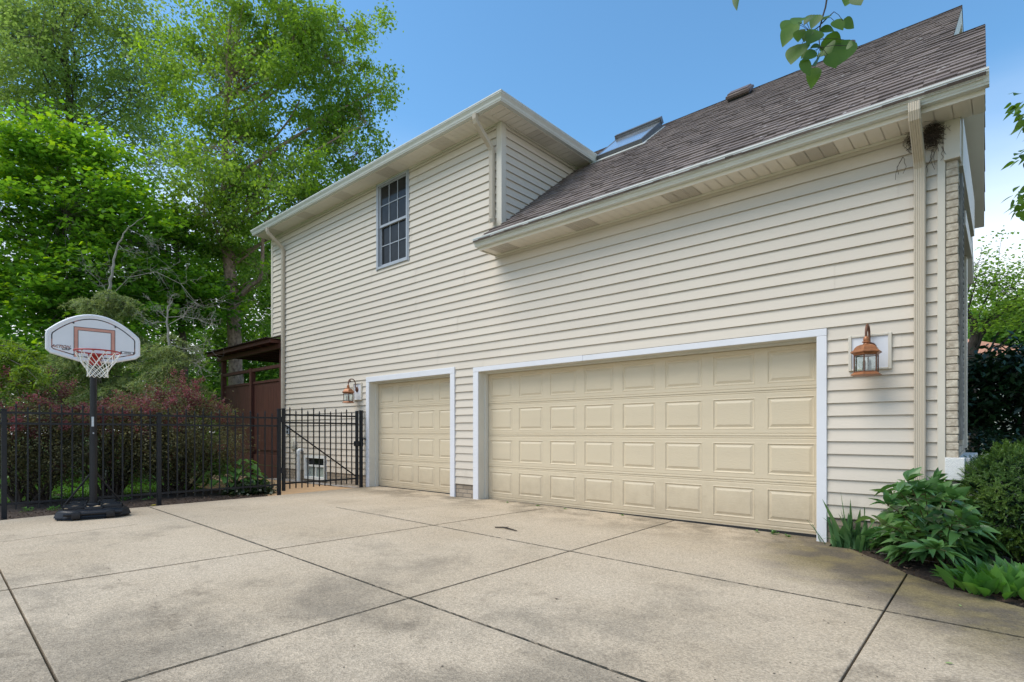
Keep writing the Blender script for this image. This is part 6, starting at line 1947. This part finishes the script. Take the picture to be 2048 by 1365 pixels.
# crooked tree and far things at the right
D = 13.5
b = at(1948, 900, D); b[2] = -0.1
tr = [b, at(1946, 760, D), at(1943, 700, D), at(1950, 668, D), at(1946, 640, D), at(1930, 620, D), at(1915, 600, D)]
tree('crooked_tree', 'small crooked tree with an S-bent trunk beyond the house front', 'tree', b, tr, [0.10, 0.09, 0.085, 0.08, 0.07, 0.05, 0.03],
     [blob(1990, 570, D, 55, 38, 0.9, 34), blob(1955, 560, D, 25, 42, 0.7, 22), blob(2040, 615, D, 60, 32, 0.9, 40), blob(2085, 560, D, 50, 70, 0.8, 30), blob(1975, 640, D, 40, 18, 0.6, 16)],
     None, LM['birch'], MT['bark_dark'], 107, None, per=34, size=0.085, spread=0.20, sq=0.4, limb_from=0.6)
D = 30.0
for i, (lb, px, py, rx, ry, d_, n) in enumerate([('distant round tree right of the house front above the orange roof', 2010, 650, 60, 42, 30, 90), ('distant darker tree at the right edge behind the tall shrub', 2120, 640, 80, 60, 34, 90), ('distant tree hidden mostly by the house front', 1905, 660, 60, 40, 36, 70)]):
    c = at(px, py, d_); b = np.array([c[0], c[1], -0.15])
    tree('distant_tree', lb, 'tree', b, [b, (b[0], b[1], 2.0), (b[0], b[1], c[2])], [0.25, 0.2, 0.08], [(c, (rx * d_ / FPX, 1.8, ry * d_ / FPX), n), ((c[0], c[1], c[2] * 0.5), (rx * d_ / FPX, 1.8, c[2] * 0.4), 60)],
         None, LM['hosta'] if i == 0 else LM['maple'], MT['bark'], 110 + i, 'distant trees beyond the house front', per=60, size=0.22, spread=0.45, twig=False, limbs=False)
hs = thing('neighbour_house', 'distant neighbour house with orange-tan roof behind the crooked tree', 'house', tuple(onz(1960, 905, -0.16)[:2]) + (-0.16,), world=True)
D = 24.0
c = at(1935, 866, D)
roof_t = M('tan orange shingle', (0.50, 0.24, 0.14), 0.85, 0.12, 5, 0.3, 40)
ridge, eav = at(1915, 690, D + 3)[2], at(1960, 718, D)[2]
ux, uy = RGT, FWD
cc = at(1900, 700, D + 2)
def hp_(a, b_, z): q = cc + ux * a + uy * b_; return (q[0], q[1], z)
mb = MB()
mb.add([hp_(-7, -3, eav), hp_(2.9, -3, eav), hp_(2.9, 5, eav), hp_(-7, 5, eav), hp_(-4, 1, ridge + 0.5), hp_(0.2, 1, ridge + 0.5)], [(0, 1, 5, 4), (1, 2, 5), (2, 3, 4, 5), (3, 0, 4)])
mb.build('roof', roof_t, hs)
mb = MB()
for a, b_ in (((-6.5, -2.5), (2.4, -2.5)), ((2.4, -2.5), (2.4, 4.5)), ((2.4, 4.5), (-6.5, 4.5)), ((-6.5, 4.5), (-6.5, -2.5))):
    mb.quad(hp_(*a, -0.16), hp_(*b_, -0.16), hp_(*b_, eav + 0.02), hp_(*a, eav + 0.02))
mb.build('wall', MT['trim_cream'], hs)

# ------------------------------------------------------------------ near tree whose branches hang into the top and right of the picture
rg = np.random.default_rng(120)
tb = CAM + FWD * 3.3 + RGT * 5.2; tb[2] = -0.07
root = thing('redbud_tree', 'heart-leaved tree just out of frame whose leafy twigs hang in at top and right', 'tree', tuple(tb), world=True)
mb = MB()
top = tb + np.array([0.1, 0.1, 2.6])
trunk_mesh(mb, [tb, tb + np.array([0.05, 0, 1.2]), top], [0.11, 0.09, 0.07], rg)
key = at(1655, -10, 2.2)
pk = [top, top + np.array([-0.4, -0.2, 1.0]), at(1950, -300, 2.6), at(1720, -170, 2.3), key]
mb.tube(pk, [0.05, 0.032, 0.018, 0.009, 0.005], 7)
tw1 = [key, at(1651, 15, 2.2), at(1644, 38, 2.2), at(1640, 55, 2.19), at(1638, 80, 2.18), at(1640, 96, 2.17)]
mb.tube(tw1, [0.0036, 0.0032, 0.003, 0.0026, 0.002, 0.0018], 6)
mb.tube([at(1643, 48, 2.2), at(1655, 36, 2.19), at(1668, 24, 2.18)], [0.0026, 0.0022, 0.0016], 5)
mb.tube([at(1640, 52, 2.2), at(1632, 58, 2.2), at(1621, 63, 2.2)], [0.0022, 0.002, 0.0014], 5)
mb.tube([at(1720, -170, 2.3), at(1705, -60, 2.25), at(1705, -12, 2.2)], [0.006, 0.004, 0.003], 5)
mb.tube([at(1720, -170, 2.3), at(1550, -110, 2.2), at(1474, -20, 2.15)], [0.006, 0.004, 0.002], 5)
# limbs to the right edge clusters
for q, d_ in (((2075, 215), 4.0), ((2080, 300), 4.0), ((2075, 385), 4.0)):
    limb(mb, top, at(q[0], q[1], d_), 0.03, 0.006, rg, 0.12, 6, 0.08)
# heart leaves: (pixel of the base, pixel of the tip, width / length, depth)
def heart_leaf(bp, tp_, wr, d_, roll):
    a, t = at(bp[0], bp[1], d_), at(tp_[0], tp_[1], d_ - rg.uniform(-0.01, 0.03))
    D_ = t - a; ln = np.linalg.norm(D_)
    view = unit(at(bp[0], bp[1], d_) - CAM)
    Nn = unit(-view + np.array([0, 0, 0.6]) + rg.normal(0, 0.25, 3) * roll)
    return strips(a[None], D_[None], Nn[None], np.array([ln]), np.array([ln * wr]), [0.35, 0.85, 1.0, 0.98, 0.86, 0.64, 0.36, 0.03], np.array([0.04]), 0.07, 0.10)
hl = [((1590, 42), (1566, 66), 0.95), ((1588, 48), (1565, 93), 0.62), ((1606, 36), (1588, 48), 1.2), ((1626, 30), (1608, 50), 1.0), ((1638, 30), (1622, 58), 0.8), ((1600, 60), (1596, 84), 0.85), ((1618, 62), (1608, 84), 0.8),
      ((1636, 62), (1614, 89), 0.85), ((1640, 92), (1620, 96), 1.0), ((1604, 88), (1582, 128), 1.05), ((1616, 100), (1602, 118), 0.6), ((1632, 104), (1604, 120), 0.6), ((1646, 103), (1632, 130), 0.95), ((1604, 120), (1620, 152), 0.62),
      ((1630, 136), (1622, 177), 0.52), ((1648, 98), (1662, 105), 1.8), ((1648, 78), (1680, 102), 1.0), ((1688, 80), (1668, 134), 1.05), ((1694, 92), (1706, 90), 1.6), ((1641, 58), (1668, 62), 0.75), ((1668, 42), (1686, 60), 0.75),
      ((1686, 42), (1708, 56), 0.95), ((1648, 40), (1660, 30), 1.0), ((1705, -12), (1690, 12), 0.9), ((1712, -12), (1722, 10), 0.9), ((1474, -22), (1474, 20), 0.38), ((1655, 110), (1672, 136), 0.9)]
tw = [(q, d_) for q, d_ in (((1644, 38), 2.2), ((1640, 55), 2.19), ((1638, 80), 2.18), ((1640, 96), 2.17), ((1655, 36), 2.19), ((1668, 24), 2.18), ((1632, 58), 2.2), ((1621, 63), 2.2), ((1705, -12), 2.2), ((1474, -20), 2.15))]
for a, t, w_ in hl:                                     # leaf stalks
    q, d_ = min(tw, key=lambda e: (e[0][0] - a[0]) ** 2 + (e[0][1] - a[1]) ** 2)
    p0, p1 = at(q[0], q[1], d_), at(a[0], a[1], 2.2)
    if np.linalg.norm(p1 - p0) > 0.006: mb.tube([p0, (p0 + p1) / 2 + np.array([0, 0, 0.006]), p1], 0.0011, 4)
mb.build('branches', MT['bark_dark'], root, smooth=True)
V = np.concatenate([heart_leaf(a, t, w_, 2.2 + rg.uniform(-0.08, 0.08), 1.0) for a, t, w_ in hl])
weld_build('leaves', V, LM['redbud'], root)
ct = []
for (px, py, n, sx, sy) in ((2040, 215, 16, 18, 22), (2050, 240, 14, 20, 12), (2048, 315, 14, 16, 16), (2045, 385, 14, 16, 20), (2042, 420, 12, 14, 16), (2090, 300, 30, 40, 90)):
    for k in range(n): ct.append(at(px + rg.normal(0, sx * 0.6), py + rg.normal(0, sy * 0.6), 4.0 + rg.normal(0, 0.12)))
ct = np.array(ct); n = len(ct)
D_ = np.stack([rg.normal(0, 0.7, n), rg.normal(0, 0.7, n), np.full(n, -0.5)], 1) - RGT[None] * 0.5
V = strips(ct, D_, rg.normal(0, 0.5, (n, 3)) + np.array([0, 0, 1.0]), rg.uniform(0.05, 0.085, n), rg.uniform(0.035, 0.06, n), HEART, np.full(n, 0.2), 0.1)
weld_build('far_leaves', V, LM['redbud'], root)
cc = np.concatenate([blob_points(rg, top + np.array([0.15, 0.2, 0.9]), (1.5, 1.5, 0.9), 420, 0.4), blob_points(rg, (np.array(pk[1]) + np.array(pk[2])) / 2 + np.array([0, 0, 0.25]), (0.9, 0.9, 0.4), 160, 0.5)])
cc = np.repeat(cc, 5, 0) + rg.normal(0, 0.10, (len(cc) * 5, 3))
rel = cc - CAM; dz = rel @ FWD                          # the crown itself stands above and right of the view
cpx, cpy = CXP + FPX * (rel @ RGT) / np.maximum(dz, 0.05), HZ - FPX * rel[:, 2] / np.maximum(dz, 0.05)
cc = cc[(dz < 0.3) | (cpx > 2110) | (cpy < -70)]
n = len(cc)
V = strips(cc, np.stack([rg.normal(0, 0.7, n), rg.normal(0, 0.7, n), np.full(n, -0.5)], 1), rg.normal(0, 0.5, (n, 3)) + np.array([0, 0, 1.0]), rg.uniform(0.06, 0.10, n), rg.uniform(0.05, 0.08, n), HEART, np.full(n, 0.2), 0.1)
weld_build('crown', V, LM['redbud'], root)

# ------------------------------------------------------------------ litter on the drive
mb = MB()
a, c, b_ = onslab(990, 1057), onslab(1008, 1058), onslab(1034, 1064)
mb.tube([a + np.array([0, 0, .012]), c + np.array([0, 0, .016]), (c + b_) / 2 + np.array([0, 0, .014]), b_ + np.array([0, 0, .010])], [0.007, 0.009, 0.008, 0.005], 6)
mb.tube([c + np.array([0, 0, .016]), c + np.array([0.03, 0.05, .018])], [0.005, 0.003], 5)
tag(mb.build('twig', MT['bark_dark']), 'broken brown twig lying on the concrete before the double door', 'twig')
def fallen(label, px, py, size, mat, az, lift=0.004):
    p = onslab(px, py) + np.array([0, 0, lift])
    V = strips(p[None], np.array([[math.cos(az), math.sin(az), 0.12]]), np.array([[0.1, 0, 1.0]]), np.array([size]), np.array([size * 0.5]), OVAL, np.array([0.05]), 0.12)
    o = weld_build('fallen_leaf', V, mat, None)
    return tag(o, label, 'leaf', 'fallen leaves on the driveway')
ylw = M('yellow leaf', (0.55, 0.45, 0.03), 0.6, 0.2)
lg = M('pale green leaf', (0.26, 0.34, 0.12), 0.6, 0.2)
fallen('bright yellow fallen leaf at the drive edge near the middle fence post', 300, 1013, 0.09, ylw, 0.8, 0.01)
fallen('pale green fallen leaf scrap lying right of the mossy joint', 1890, 1328, 0.035, lg, 0.4)
fallen('small green leaf scrap on the concrete below the peony', 1922, 1214, 0.03, lg, 2.0)
fallen('tiny brown leaf crumb on the middle front slab', 1110, 1200, 0.025, MT['bark_dark'], 1.2)
rg2 = np.random.default_rng(130)
P, = [[]]
for k in range(420):
    x, y = rg2.uniform(-9.0, 0.6), rg2.uniform(-5.9, -0.1)
    P.append((x, y, slope_z(x) + 0.002))
P = np.array([q for q in P if not (q[0] > -1.4 and q[0] * 0.665 + q[1] * 0.747 > -1.15)])
n = len(P)
V = leaf_quads(P, np.stack([rg2.normal(0, 1, n), rg2.normal(0, 1, n), np.zeros(n) + 0.05], 1), np.tile([0.05, 0, 1.0], (n, 1)) + rg2.normal(0, 0.1, (n, 3)), rg2.uniform(0.006, 0.020, n), rg2.uniform(0.004, 0.010, n))
tag(npmesh('litter', V, 4, MT['bark_dark']), 'dark specks of plant litter scattered over the concrete', 'litter', kind='stuff')
for i, (px, py) in enumerate([(1845, 1125), (1960, 1172), (1780, 1112)]):
    p = onz(px, py, -0.05)
    mb = MB(); mb.tube([(p[0] - 0.08, p[1], -0.045), (p[0], p[1] + 0.02, -0.035), (p[0] + 0.10, p[1] + 0.05, -0.045)], 0.003, 4)
    tag(mb.build('dry_stalk', MT['bark_dead']), ['dry stalk on the soil under the peony', 'dry stalk on the soil left of the lily clump', 'dry stalk at the drive edge under the peony'][i], 'stalk')
for o in bpy.data.objects:
    if '_world' in o: del o['_world']
